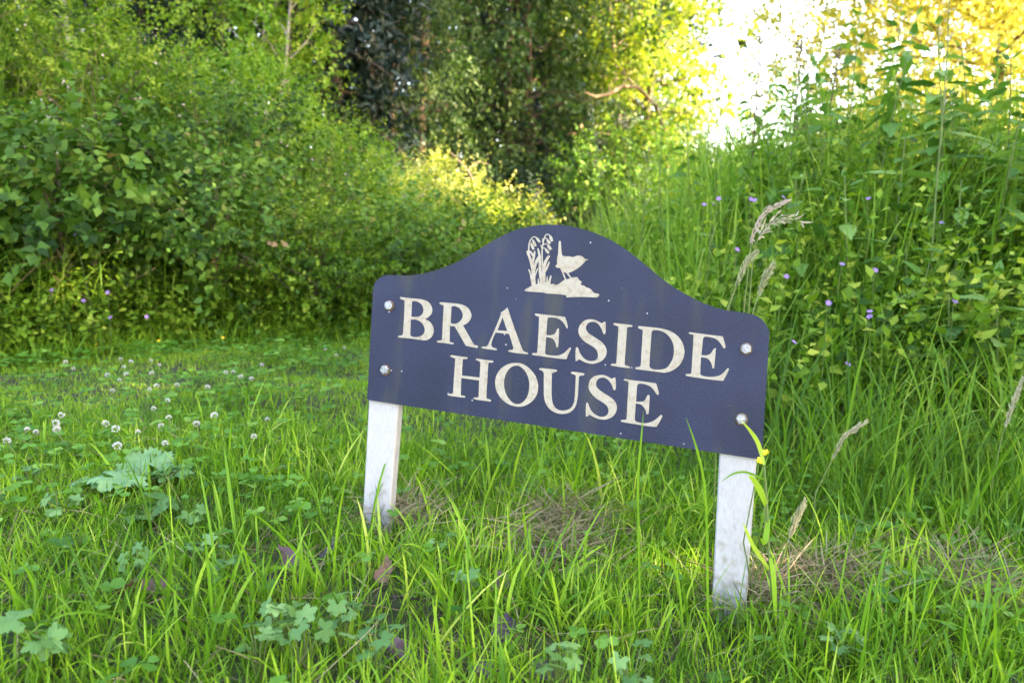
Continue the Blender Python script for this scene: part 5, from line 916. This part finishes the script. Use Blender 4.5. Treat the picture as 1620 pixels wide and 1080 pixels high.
# ---------------------------------------------------------------- nettles on the right
def nettle(x, y, h, label, size=.085, lean=None, group='nettles right of the sign', mesh=NETTLE, name='nettle', cat='nettle', gap=.047, start=.16):
    z = float(gz(x, y))
    root = thing(name, (x, y, z), label, cat, group)
    ln = rng.normal(0, .10, 2) if lean is None else np.array(lean)
    t = np.linspace(0, 1, 7)
    pts = np.stack([ln[0] * h * t ** 1.5, ln[1] * h * t ** 1.5, -.03 + (h + .03) * t], -1)
    obj('stem', stem_mesh('stem', pts, .0042, .0016, M_stalk, 4), root)
    zz = h * start; k = 0; a0 = rng.random() * 6.28
    while zz < h:
        f = zz / h
        p = np.array([np.interp(f, t, pts[:, c]) for c in range(3)])
        sz = size * (.75 + .5 * math.sin(math.pi * min(1, f * 1.05) ** .8)) * (1.0 if f < .8 else 1.1 - .75 * (f - .8) / .2) * rng.uniform(.85, 1.15)
        for s in range(2):
            az = a0 + k * math.pi / 2 + s * math.pi + rng.normal(0, .18)
            pit = rng.normal(-.25, .18) if f < .9 else rng.normal(.5, .2)
            q = p + np.array([math.cos(az), math.sin(az), .12]) * .012
            place_leaf('leaf', mesh[rng.integers(len(mesh))], root, q, az, pit, rng.normal(0, .22), sz)
        zz += gap * (1.1 - .45 * f) * rng.uniform(.8, 1.2); k += 1
    return root

NET = [  # pixel x, depth, height, label
 (1265, 2.45, .58, 'short nettle just right of the sign edge'), (1300, 2.75, .80, 'nettle behind the short nettle at the sign edge'),
 (1345, 2.35, .62, 'short nettle in front of the patch, second from the sign'), (1370, 2.9, .98, 'tall nettle against the sky above the purple cranesbills'),
 (1408, 2.55, .78, 'mid-height nettle in front of the tall nettle against the sky'), (1430, 3.1, 1.12, 'tall nettle rising into the golden foliage, left of the tallest'),
 (1462, 2.7, .95, 'nettle left of the tallest nettle'), (1490, 2.65, 1.32, 'tallest nettle, its tip near the top edge of the photo'),
 (1510, 2.4, .72, 'mid-height nettle below the tallest nettle'), (1535, 2.9, 1.12, 'tall nettle just right of the tallest'),
 (1560, 2.5, .92, 'nettle near the right edge, left of the last stem'), (1585, 2.75, 1.10, 'tall nettle at the right edge of the photo'),
 (1612, 2.4, .86, 'nettle cut by the right edge of the photo'), (1325, 3.3, 1.05, 'slim nettle at the back of the patch against the pale sky'),
 (1395, 3.6, 1.15, 'nettle at the back of the patch in front of golden foliage'), (1560, 3.4, 1.2, 'nettle at the back right of the patch'),
 (1480, 3.7, 1.15, 'nettle at the back of the patch behind the tallest nettle'), (1440, 2.2, .50, 'low nettle at the front of the patch, middle'),
 (1550, 2.15, .55, 'low nettle at the front of the patch near the right edge'), (1280, 3.6, .92, 'nettle at the back of the patch, nearest the sign'),
 (1220, 3.0, .62, 'small nettle behind the top right corner of the sign'), (1650, 2.6, 1.0, 'nettle just outside the right edge'), (1700, 2.9, 1.1, 'tall nettle outside the right edge'),
]
for px, d, h, lab in NET:
    nettle((px - 810) / FPX * d * 1.0, d, h * (.70 if px > 1400 else .88), lab, size=rng.uniform(.095, .125))
EXTRA = sorted((float(a), float(b)) for a, b in zip(rng.uniform(1215, 1700, 30), rng.uniform(2.5, 4.4, 30)))
NTH = ['first', 'second', 'third', 'fourth', 'fifth', 'sixth', 'seventh', 'eighth', 'ninth', 'tenth', 'eleventh', 'twelfth', 'thirteenth', 'fourteenth', 'fifteenth', 'sixteenth', 'seventeenth', 'eighteenth', 'nineteenth', 'twentieth', 'twenty-first', 'twenty-second', 'twenty-third', 'twenty-fourth', 'twenty-fifth', 'twenty-sixth', 'twenty-seventh', 'twenty-eighth', 'twenty-ninth', 'thirtieth']
for k, (px, d) in enumerate(EXTRA):
    nettle((px - 810) / FPX * d, d, rng.uniform(.42, .70) * np.interp(px, [1215, 1350], [.9, 1]), 'mid-height nettle filling the patch, %s from the sign side' % NTH[k], size=rng.uniform(.09, .12), group='nettles filling the patch')
for k, (px, d, h, lab) in enumerate(((1000, 3.4, .55, 'small nettle in the tall grass above the bird on the sign'), (1050, 3.1, .60, 'nettle in the tall grass behind the right shoulder of the arch'), (1095, 3.5, .72, 'nettle in the tall grass below the sky gap, left one'), (1140, 3.0, .62, 'nettle in the tall grass below the sky gap, middle one'), (1175, 3.4, .78, 'nettle in the tall grass below the sky gap, right one'), (1225, 3.7, .85, 'nettle beside the brown dock stalks'), (1110, 2.7, .42, 'short nettle just above the slope of the sign'),
        (60, 3.0, .62, 'nettle on the bank at the left edge'), (150, 3.15, .55, 'nettle on the lower bank right of the one at the left edge'), (330, 3.6, .5, 'nettle growing out of the middle of the bank face'), (455, 3.9, .45, 'nettle on the bank left of the sign'), (235, 4.1, .6, 'nettle high on the bank face'), (545, 4.4, .45, 'nettle on the bank just above the sign corner'))):
    nettle((px - 810) / FPX * d, d, h, lab, size=rng.uniform(.075, .11), group='nettles in the grass' if k < 7 else 'nettles on the bank')
# large dark leaves low in the patch
for k, (px, py, d, lab) in enumerate(((1500, 520, 2.05, 'broad dark green dock with large leaves low among the nettles'), (1575, 560, 2.0, 'broad dark green dock at the right edge below the nettles'), (1430, 480, 2.3, 'broad-leaved dock in the shade in the middle of the nettles'))):
    x, y, _ = at_depth(px, py, d); z = float(gz(x, y))
    root = thing('dock_plant', (x, y, z), lab, 'dock', 'docks among the nettles')
    obj('stem', stem_mesh('stem', [(0, 0, -.02), (.01, 0, .15), (.0, .01, .34)], .006, .002, M_stalk), root)
    for q in range(11):
        az = q * 2.4 + rng.normal(0, .2); zz = .08 + .026 * q
        place_leaf('leaf', BROADOVAL[q % 2], root, (0.02 * math.cos(az), .02 * math.sin(az), zz), az, rng.normal(-.02, .2), rng.normal(0, .25), rng.uniform(.085, .12))

# cow parsley and dock stalks silhouetted against the sky
def stalk(px, d, top_py, label, kind, bend=0.0, mat=None):
    x, y, _ = at_depth(px, 500, d); z = float(gz(x, y))
    xt, _, zt = at_depth(px + bend, top_py, d)
    h = zt - z
    root = thing('seed_stalk', (x, y, z), label, 'seed stalk', 'tall seed stalks on the right')
    t = np.linspace(0, 1, 7)
    pts = np.stack([(xt - x) * t ** 1.6, .02 * np.sin(t * 5), -.02 + (h + .02) * t], -1)
    obj('stem', stem_mesh('stem', pts, .0042, .0012, mat or M_brownstalk, 4), root)
    mb = MB()
    if kind == 'dock':
        n = 190; f = .55 + .45 * rng.random(n)
        P = np.stack([np.interp(f, t, pts[:, c]) for c in range(3)], -1)
        az = rng.random(n) * 6.28; ln = .045 * (1.15 - f)
        P += np.stack([np.cos(az) * ln * 2.2, np.sin(az) * ln * 2.2, rng.random(n) * .02], -1) * rng.random((n, 1))
        V, F, k = leaf_cloud(P, rand_dirs(n), rand_dirs(n), .011, .009, T_DIAMOND); mb.add(V, F, rng.random(len(V)))
        m = M_brownstalk
    elif kind == 'umbel':
        for q in range(10):
            an = q * 2.4; e = pts[-1] + np.array([math.cos(an) * .04, math.sin(an) * .04, .03 + .02 * rng.random()])
            mb.add(*tube(np.array([pts[-1], (pts[-1] + e) / 2 + [0, 0, -.004], e]), [.001, .0008, .0006], 3))
            k = 9; V, F, _ = leaf_cloud(e + rng.normal(0, .007, (k, 3)), rand_dirs(k), rand_dirs(k, 2), .007, .006, T_DIAMOND); mb.add(V, F, .5)
        m = M_seed
    else:                                  # loose grass panicle
        n = 26
        for q in range(n):
            f = .66 + .34 * q / n
            p = np.array([np.interp(f, t, pts[:, c]) for c in range(3)]); an = q * 2.4; ln = .06 * (1.08 - f) * 2.4
            e = p + np.array([math.cos(an) * ln, math.sin(an) * ln, ln * .5])
            mb.add(*tube(np.array([p, (p + e) / 2 + [0, 0, .004], e]), .0006, 3))
            k = 4; V, F, _ = leaf_cloud(p + (e - p) * rng.uniform(.5, 1.05, (k, 1)), rand_dirs(k, .6), rand_dirs(k), .010, .004, T_DIAMOND); mb.add(V, F, rng.random())
        m = M_seed
    obj('seed_head', mb.mesh('seed_head', m), root)['kind'] = 'stuff'
    return root
stalk(1180, 3.0, 60, 'thin leafless stalk with a loose top against the white sky', 'dock', 20)
stalk(1240, 2.9, 62, 'dark dock stalk with clustered seeds against the sky', 'dock', 25)
stalk(1285, 3.1, 75, 'branched brown dock stalk beside the dark dock stalk', 'dock', 40)
stalk(1265, 3.3, 120, 'shorter brown stalk between the two dock stalks', 'dock', 10)
stalk(1475, 2.3, -20, 'long bare grass stem leaning across the golden foliage', 'panicle', 22, M_stalk)
stalk(960, 3.4, 165, 'grass stem with a drooping panicle in front of the dark gap', 'panicle', -25, M_stalk)
stalk(905, 3.3, 270, 'small grass panicle over the dark gap, left of the drooping one', 'panicle', -70, M_stalk)
stalk(1000, 3.6, 205, 'upright cow parsley stalk left of the sky gap', 'umbel', -6, M_stalk)
stalk(1040, 3.7, 175, 'cow parsley stalk with a small umbel below the bare bough', 'umbel', 5, M_stalk)
stalk(1105, 3.6, 225, 'pale umbel stalk at the left edge of the sky', 'umbel', 0, M_stalk)
stalk(1010, 3.0, 230, 'thin green grass stem in front of the birch foliage', 'panicle', 14, M_stalk)
stalk(1128, 3.2, 175, 'thin green grass stem at the edge of the birch foliage', 'panicle', 6, M_stalk)

# ---------------------------------------------------------------- seeding grasses just behind the sign
def seed_head(curve_px, d, label, colour, width, loose=False):
    pts = np.array([at_depth(px, py, d) for px, py in curve_px])
    x, y = pts[0][0], d; z = float(gz(x, y))
    root = thing('seeding_grass', (x, y, z), label, 'grass stalk', 'seeding grasses behind the sign')
    org = np.array([x, y, z])
    k = 24; t = np.linspace(0, 1, k); tp = np.linspace(0, 1, len(pts))
    fine = np.stack([np.interp(t, tp, pts[:, c]) for c in range(3)], -1)
    for _ in range(2): fine[1:-1] = (fine[:-2] + fine[1:-1] * 2 + fine[2:]) / 4
    start = np.array([[x, y, z - .02]]) ; st = np.concatenate([start, fine])
    obj('stem', stem_mesh('stem', st - org, .0014, .0005, M_stalk, 4), root)
    mb = MB(); n = 240 if not loose else 60
    f = .42 + .58 * rng.random(n) ** .9
    P = np.stack([np.interp(f, t, fine[:, c]) for c in range(3)], -1)
    D = norm(np.stack([np.interp(np.minimum(1, f + .05), t, fine[:, c]) for c in range(3)], -1) - P + 1e-5)
    wd = width * np.sin(np.pi * np.clip((f - .42) / .58, .04, .98)) ** .6
    sd = rand_dirs(n)
    P = P + sd * wd[:, None] * rng.random((n, 1))
    V, F, kk = leaf_cloud(P, D + sd * (.35 if not loose else .9), rand_dirs(n), rng.uniform(.006, .011, n) * (1 if not loose else 1.6), .0026 * (1 if not loose else 1.7), T_DIAMOND)
    mb.add(V, F, np.repeat(np.clip(rng.normal(colour, .12, n), 0, 1), kk))
    obj('seed_head', mb.mesh('seed_head', M_seed, org), root)['kind'] = 'stuff'
seed_head([(1140, 520), (1158, 470), (1180, 415), (1195, 400)], 1.32, 'pale green seed head leaning over the sign, left of the pair', .25, .0055)
seed_head([(1185, 520), (1195, 480), (1210, 440), (1222, 420)], 1.30, 'pale green forked seed head at the top right corner of the sign', .2, .0055)
seed_head([(1176, 500), (1183, 430), (1190, 370), (1212, 332), (1246, 319)], 1.36, 'pinkish drooping seed head arching above the sign corner', .95, .0045)
seed_head([(1184, 500), (1190, 420), (1198, 375), (1225, 345), (1272, 350)], 1.38, 'loose purplish panicle with open spikelets above the sign corner', .8, .012, True)
seed_head([(1232, 905), (1244, 860), (1258, 825), (1272, 795)], 1.08, 'slim buff seed head right of the right post', .45, .0045)
seed_head([(1290, 780), (1310, 740), (1335, 690), (1368, 668)], 1.35, 'slim grey seed head bending right below the nettles', .5, .004)
seed_head([(1570, 760), (1585, 690), (1602, 640), (1618, 600)], 1.45, 'long thin seed head at the right edge of the grass', .5, .004)

# the broad yellow green grass leaning on the lower right bolt
def ribbon(mb, pts, w, tint, facing=(-.25, -1, .3)):
    pts = np.asarray(pts, float); k = len(pts)
    t = np.linspace(0, 1, 14); fine = np.stack([np.interp(t, np.linspace(0, 1, k), pts[:, c]) for c in range(3)], -1)
    for _ in range(2): fine[1:-1] = (fine[:-2] + fine[1:-1] * 2 + fine[2:]) / 4
    T = norm(np.gradient(fine, axis=0)); S = norm(np.cross(T, np.array(facing)))
    ww = w * np.minimum(1, .55 + t * 1.6) * (1 - t ** 3) + .0002
    V = np.concatenate([fine + S * ww[:, None] / 2, fine - S * ww[:, None] / 2]); n = 14
    F = np.array([[q, q + 1, q + n + 1, q + n] for q in range(n - 1)])
    mb.add(V, F, tint, np.tile(.3 + .7 * t, 2))
P3 = lambda lst: np.array([at_depth(px, py, d) for px, py, d in lst])
bx, by, bz = ground_hit(1222, 985)
reed = thing('reed_grass', (bx, by, bz), 'broad yellow green grass stalk leaning on the lower right bolt', 'grass stalk')
org = np.array([bx, by, bz])
obj('stem', stem_mesh('stem', np.concatenate([[[0, 0, -.02]], P3([(1221, 930, 1.0), (1216, 860, 1.0), (1213, 790, 1.0), (1209, 735, 1.0)]) - org]), .0024, .0016, M_stalk), reed)
for lst, w, tn in (([(1209, 735, 1.0), (1200, 700, 1.0), (1188, 682, .995), (1172, 664, .99)], .0075, .85), ([(1212, 800, 1.0), (1203, 775, .99), (1190, 755, .985), (1183, 752, .98)], .011, .75),
                   ([(1217, 900, 1.0), (1195, 870, .985), (1183, 845, .98), (1175, 825, .98)], .0075, .9), ([(1218, 880, 1.0), (1224, 905, .985), (1226, 960, .98), (1229, 1000, .98)], .0085, .7),
                   ([(1213, 760, 1.0), (1180, 745, .99), (1160, 748, .985), (1140, 762, .985)], .004, .3), ([(1216, 820, 1.0), (1210, 860, .99), (1203, 850, .985)], .010, .6)):
    m = MB(); ribbon(m, P3(lst), w * .75, tn); obj('blade', m.mesh('blade', M_grass, org), reed)

# a few single blades standing in front of the board
for k, (lst, lab) in enumerate((([(1008, 760, .98), (1014, 700, .98), (1018, 650, .98)], 'single green blade crossing the last letter of the lower word'), ([(1118, 770, .97), (1100, 700, .965), (1085, 660, .96)], 'single green blade in front of the board near the right post'),
                   ([(1075, 900, .95), (1050, 880, .94), (1030, 862, .93), (1022, 860, .93)], 'yellow green kinked blade below the lower edge of the board'))):
    P = P3(lst); gx_, gy_ = P[0][0] + .01, P[0][1]; g = np.array([gx_, gy_, float(gz(gx_, gy_))])
    o = thing('grass_stalk', g, lab, 'grass stalk'); m = MB(); ribbon(m, np.concatenate([[g - [0, 0, .01]], P]), .0032, .5); obj('blade', m.mesh('blade', M_grass, g), o)

# ---------------------------------------------------------------- clover flowers, buttercups, cranesbills
def clover_meshes():
    n = 70
    u = norm(rng.normal(size=(n, 3)) + np.array([0, 0, .35]))
    P = u * np.array([.0075, .0075, .006])
    V, F, k = leaf_cloud(P, u + np.array([0, 0, .25]), rand_dirs(n), .0055, .0034, T_DIAMOND)
    m = MB(); m.add(V, F, np.repeat(np.clip(rng.normal(.55 + .4 * u[:, 2], .2), 0, 1), k))
    return m.mesh('flower_head', M_white), stem_mesh('stem', [(0, 0, -1), (.02, 0, -.5), (0, 0, 0)], .0009, .0008, M_stalk, 4)
CLV = [clover_meshes() for _ in range(3)]
CLOVER = [(104,573),(191,568),(207,572),(239,570),(252,577),(116,583),(196,580),(170,593),(200,592),(189,601),(240,590),(248,610),(237,615),(280,609),(178,618),(328,612),(357,589),(369,588),(381,596),(398,599),(414,577),(515,553),(545,550),(532,562),(265,633),(243,646),(267,660),(339,657),(97,656),(88,669),(90,679),(57,683),(43,679),(167,670),(183,678),(218,683),(255,673),(311,670),(423,663),(402,690),(11,697),(261,701),(186,705)]
SPEC = {(423,663): 'largest white clover head, alone left of the left post', (311,670): 'white clover head in front of the pale lobed leaf', (11,697): 'white clover head cut by the left edge', (261,701): 'white clover head just above the big lobed leaf', (402,690): 'small white clover head below the largest clover head',
        (339,657): 'pinkish clover head between the pale lobed leaf and the largest clover head', (545,550): 'white clover head at the foot of the bank nearest the sign'}
ORD = ['first', 'second', 'third', 'fourth', 'fifth', 'sixth', 'seventh', 'eighth', 'ninth', 'tenth', 'eleventh', 'twelfth', 'thirteenth', 'fourteenth', 'fifteenth', 'sixteenth', 'seventeenth', 'eighteenth', 'nineteenth', 'twentieth', 'twenty-first', 'twenty-second', 'twenty-third', 'twenty-fourth', 'twenty-fifth']
NEARC = sorted(p for p in CLOVER if p[1] > 640 and p not in SPEC); FARC = sorted(p for p in CLOVER if p[1] <= 640 and p not in SPEC)
for k, (px, py) in enumerate(CLOVER):
    lift = .075 if py > 640 else .065
    x, y, z = ground_hit(px, py, lift)
    near = py > 640
    lab = SPEC.get((px, py)) or ('white clover head in the nearer lawn, %s from the left of the plain ones' % ORD[NEARC.index((px, py))] if near else 'small white clover head in the far lawn, %s from the left' % ORD[FARC.index((px, py))])
    c = thing('clover_flower', (x, y, z), lab, 'clover flower', 'near clover flowers' if near else 'far clover flowers', rng.random() * 6.28)
    hd, st = CLV[k % 3]
    o = obj('flower_head', hd, c, (0, 0, lift)); o.rotation_euler = (rng.normal(0, .3), rng.normal(0, .3), 0); s = rng.uniform(.42, .68) if near else rng.uniform(.4, .65); o.scale = (s, s, s)
    o = obj('stem', st, c, (0, 0, lift)); o.scale = (1, 1, lift + .01)

def petal_flower(mat, r, petals, cup):
    m = MB()
    for q in range(petals):
        an = q * 2 * math.pi / petals; D = np.array([[math.cos(an), math.sin(an), cup]])
        V, F, k = leaf_cloud(np.zeros((1, 3)), D, np.array([[-math.cos(an) * cup, -math.sin(an) * cup, 1.0]]), r, r * .85, T_ROUND_P); m.add(V, F, .3 + .4 * (q % 2))
    return m.mesh('flower', mat)
T_ROUND_P = T_ROUND
BUT, CRN = petal_flower(M_yellow, .0065, 5, .5), petal_flower(M_purple, .0085, 5, .3)
def small_flower(me, name, px, py, d, label, cat, group):
    x, y, zt = at_depth(px, py, d); z = float(gz(x, y))
    if zt < z + .03: zt = z + .06
    c = thing(name, (x, y, z), label, cat, group)
    o = obj('flower', me, c, (0, 0, zt - z)); o.rotation_euler = (rng.uniform(.3, 1.1), rng.normal(0, .3), rng.normal(0, .5))
    h = zt - z; obj('stem', stem_mesh('stem', [(rng.normal(0, .02), .03, -.01), (rng.normal(0, .012), .02, h * .5), (0, .004, h)], .0012, .0007, M_stalk, 4), c)
for px, py, d, lab in ((155, 564, 2.75, 'yellow buttercup left of the far clover'), (253, 572, 2.8, 'yellow buttercup among the far clover'), (355, 574, 2.9, 'yellow buttercup right of the far clover'),
                       (1211, 717, 1.02, 'upper yellow buttercup at the lower right corner of the board'), (1203, 729, 1.02, 'lower yellow buttercup at the lower right corner of the board')):
    small_flower(BUT, 'buttercup', px, py, d, lab, 'buttercup', 'buttercups')
for q, (u, v) in enumerate(sorted(((375,33),(255,47),(237,42),(100,40),(38,65),(75,62),(178,257),(740,40),(1052,143),(627,320),(768,345),(388,372),(1107,480),(745,522),(745,543),(420,652),(650,745),(568,485)))):
    small_flower(CRN, 'cranesbill_flower', 1100 + u / 2.7, 300 + v / 2.7, 1.85 + .0 * u + (.5 if v < 200 else .2 if v < 400 else 0), 'small purple cranesbill flower right of the sign, %s from the left' % ORD[q], 'flower', 'purple cranesbills right of the sign')
for q, (u, v) in enumerate(sorted(((322,193),(357,475),(472,547),(460,440),(625,543),(222,430)))):
    small_flower(CRN, 'cranesbill_flower', u / 2.7, 300 + v / 2.7, 2.75, 'small purple cranesbill flower low on the bank, %s from the left' % ORD[q], 'flower', 'purple cranesbills on the bank')

# pink flower spikes and bramble blossom on the bank
def spike(px, py, d, label, mat, L=.07, group='pink flower spikes'):
    x, y, zt = at_depth(px, py, d); z = float(gz(x, y))
    zt = max(zt, z + .15)
    c = thing('flower_spike', (x, y, z), label, 'flower', group)
    obj('stem', stem_mesh('stem', [(0, 0, 0), (.01, 0, (zt - z) * .5), (0, 0, zt - z)], .002, .001, M_stalk, 4), c)
    n = 70; m = MB(); f = rng.random(n); az = rng.random(n) * 6.28
    P = np.stack([np.cos(az) * .008, np.sin(az) * .008, (zt - z) - L + f * L], -1)
    V, F, k = leaf_cloud(P, np.stack([np.cos(az), np.sin(az), .6 + 0 * az], -1), rand_dirs(n), .009, .007, T_DIAMOND); m.add(V, F, np.repeat(rng.random(n), k))
    obj('flower_head', m.mesh('flower_head', mat), c)['kind'] = 'stuff'
for px, py, lab in ((612, 352, 'pale pink flower spike, left of three below the sunlit shrub'), (680, 345, 'pale pink flower spike in the middle below the sunlit shrub'), (708, 368, 'pale pink flower spike near the arch of the sign'), (575, 330, 'pale pink flower spike on the bank, left of the sunlit shrub'), (640, 310, 'pale pink flower spike just under the sunlit shrub')):
    spike(px, py, 4.6, lab, M_pink)
def blossom(px, py, d, label):
    x, y, zt = at_depth(px, py, d); z = float(gz(x, y))
    c = thing('bramble_blossom', (x, y, z), label, 'flower', 'white blossom on the bank')
    obj('stem', stem_mesh('stem', [(0, .05, 0), (.01, .03, (zt - z) * .6), (0, 0, zt - z)], .003, .0012, M_brownstalk, 4), c)
    n = 46; m = MB(); P = rng.normal(0, 1, (n, 3)) * [.022, .018, .035] + [0, 0, zt - z]
    V, F, k = leaf_cloud(P, rand_dirs(n), rand_dirs(n, .5), .015, .012, T_DIAMOND); m.add(V, F, np.repeat(rng.random(n), k))
    obj('flower_head', m.mesh('flower_head', M_white), c)['kind'] = 'stuff'
for px, py, lab in ((32, 218, 'white bramble blossom at the left edge of the bank'), (108, 245, 'white bramble blossom right of the one at the left edge'), (72, 182, 'small white bramble blossom above the other two')):
    blossom(px, py, 3.35, lab)

# ---------------------------------------------------------------- broad leafy weeds in the lawn
def weed(px, py, label, size, nleaf, mesh, hgt=.05, group=None, name='leafy_weed', spread=1.0, flat=.15):
    x, y, z = ground_hit(px, py, hgt)
    c = thing(name, (x, y, z), label, 'weed', group)
    for q in range(nleaf):
        az = q * 2.4 + rng.normal(0, .3); r = spread * size * rng.uniform(.35, .9); hh = hgt * rng.uniform(.7, 1.15)
        tip = np.array([math.cos(az) * r, math.sin(az) * r, hh])
        obj('leaf_stalk', stem_mesh('leaf_stalk', [(0, 0, -.005), tip * [.5, .5, .75], tip], .0014, .0008, M_stalk, 3), c)
        place_leaf('leaf', mesh[rng.integers(len(mesh))], c, tip, az + rng.normal(0, .3), rng.normal(-flat, .3), rng.normal(0, .35), size * rng.uniform(.75, 1.15))
    return c
weed(245, 745, 'large pale lobed hogweed leaves lying over the lawn at the left', .050, 4, HOG, .035, name='hogweed_plant', spread=.8, flat=-.05)
weed(170, 752, 'small lobed hogweed leaf left of the large ones', .055, 2, HOG, .045, name='hogweed_plant', spread=.5, flat=.02)
weed(312, 655, 'pale lobed leaf behind the white clover', .045, 2, PALM, .035, spread=.4)
weed(230, 800, 'pale ragged leaves below the large hogweed leaves', .032, 5, PALM, .04)
weed(60, 985, 'broad leaves close to the camera at the lower left edge', .022, 6, PALM, .06)
WEEDS = [(215,880),(310,850),(480,985),(540,955),(405,1000),(440,960),(590,1000),(740,905),(90,790),(40,740),(120,850),(880,1030),(300,810),(1000,1040),(1420,900),(1330,1010),(700,850),(355,870)]
WL = ['buttercup leaves in the open lawn left of the dead leaves','buttercup leaves behind the purplish dead leaves on the left','pale buttercup leaves in the middle of the lower foreground','pale buttercup leaves right of the dead purple leaf','buttercup leaves near the bottom edge, left of the middle','small buttercup leaves beside the curled dead leaf','buttercup leaves among the dead leaves near the bottom edge','buttercup leaves below the middle of the board','buttercup leaves near the left edge below the hogweed','buttercup leaves at the left edge beside the hogweed','dark buttercup leaves low at the left','buttercup leaves at the bottom edge below the straw','buttercup leaves just under the ragged pale leaves','buttercup leaves at the bottom edge left of the right post','pale buttercup leaf right of the straw by the right post','buttercup leaves at the bottom right beneath the long grass','buttercup leaves just right of the left post','buttercup leaves in the lawn left of the left post']
for (px, py), lab in zip(WEEDS, WL):
    weed(px, py, lab, rng.uniform(.010, .016), int(rng.integers(6, 10)), PALM, rng.uniform(.045, .07), 'buttercup leaves in the lawn', 'buttercup_plant', 1.8)

# ---------------------------------------------------------------- dead leaves and straw
DEADM = [fan_mesh('dead_leaf', [(a, b * 1.1 + .05 * math.sin(a * 7 + s)) for a, b in nettle_outline(1, .6, 6)], M_dead, (.45, 0), cup=.5 - .3 * s, fold=.35, wave=.06, seed=s) for s in range(3)]
DEAD = [(470,895,'curled purple dead leaf standing in the grass left of the middle'),(440,925,'purplish dead leaf left of the curled one'),(340,918,'pale purple dead leaf with a light edge'),(200,930,'thin purplish dead leaf lying in the left lawn'),(265,925,'thin dark dead leaf between two purplish ones'),(605,920,'small brown dead leaf in the middle foreground'),(620,940,'dark dead leaf beside the small brown leaf'),(690,915,'small dark dead leaf below the left post'),(755,905,'purplish dead leaf left of the straw clump'),(545,1005,'dark purple dead leaf near the bottom, left group'),(615,1040,'purple dead leaf at the bottom edge, middle group'),(650,1025,'large purple dead leaf at the bottom edge, middle group'),(590,1060,'dark dead leaf at the very bottom left of the middle'),(795,1015,'upright dark dead leaf at the bottom, right group'),(840,1045,'purple brown dead leaf at the bottom, rightmost of its group'),(790,1060,'dark dead leaf at the bottom edge, right group'),(580,950,'reddish brown dead leaf in the middle foreground'),(800,930,'small purple dead leaf right of the straw clump'),(1600,1060,'dark dead leaf in the lower right corner'),(510,880,'small dark dead leaf below the left post foot')]
for px, py, lab in DEAD:
    x, y, z = ground_hit(px, py, .02)
    me = DEADM[rng.integers(3)].copy()
    o = obj('dead_leaf', me, None, (x, y, z + .016)); o.rotation_euler = (rng.normal(0, .35), rng.normal(0, .35) - .25, rng.random() * 6.28); s = rng.uniform(.036, .055); o.scale = (s, s, s)
    tag(o, lab, 'dead leaf', 'dead leaves in the grass')
STRAW = [(642, 838, .055, 'dry brown straw at the foot of the left post'), (870, 880, .085, 'pale straw lying under the middle of the board'), (905, 838, .055, 'tuft of dry bent grass under the board'), (1300, 928, .07, 'brown dry grass clump right of the right post'), (1500, 915, .085, 'brown straw patch below the long grass at the right'), (1205, 955, .05, 'dry brown stems at the foot of the right post'), (1560, 960, .05, 'thin straw near the lower right corner')]
for px, py, r, lab in STRAW:
    x, y, z = ground_hit(px, py, .01); n = 330
    c = thing('straw_clump', (x, y, z), lab, 'straw')
    m = MB(); X = x + rng.normal(0, r * .6, n); Y = y + rng.normal(0, r * .6, n)
    add_blades(m, np.stack([X, Y, gz(X, Y) + rng.random(n) * .045], -1), rng.uniform(.04, .12, n), rng.uniform(.0012, .0026, n), rng.random(n) * 6.28, rng.uniform(.8, 1.6, n), rng.uniform(-.1, .7, n), 4, rng.random(n))
    o = obj('straw', m.mesh('straw', M_straw, (x, y, z)), c); o['kind'] = 'stuff'
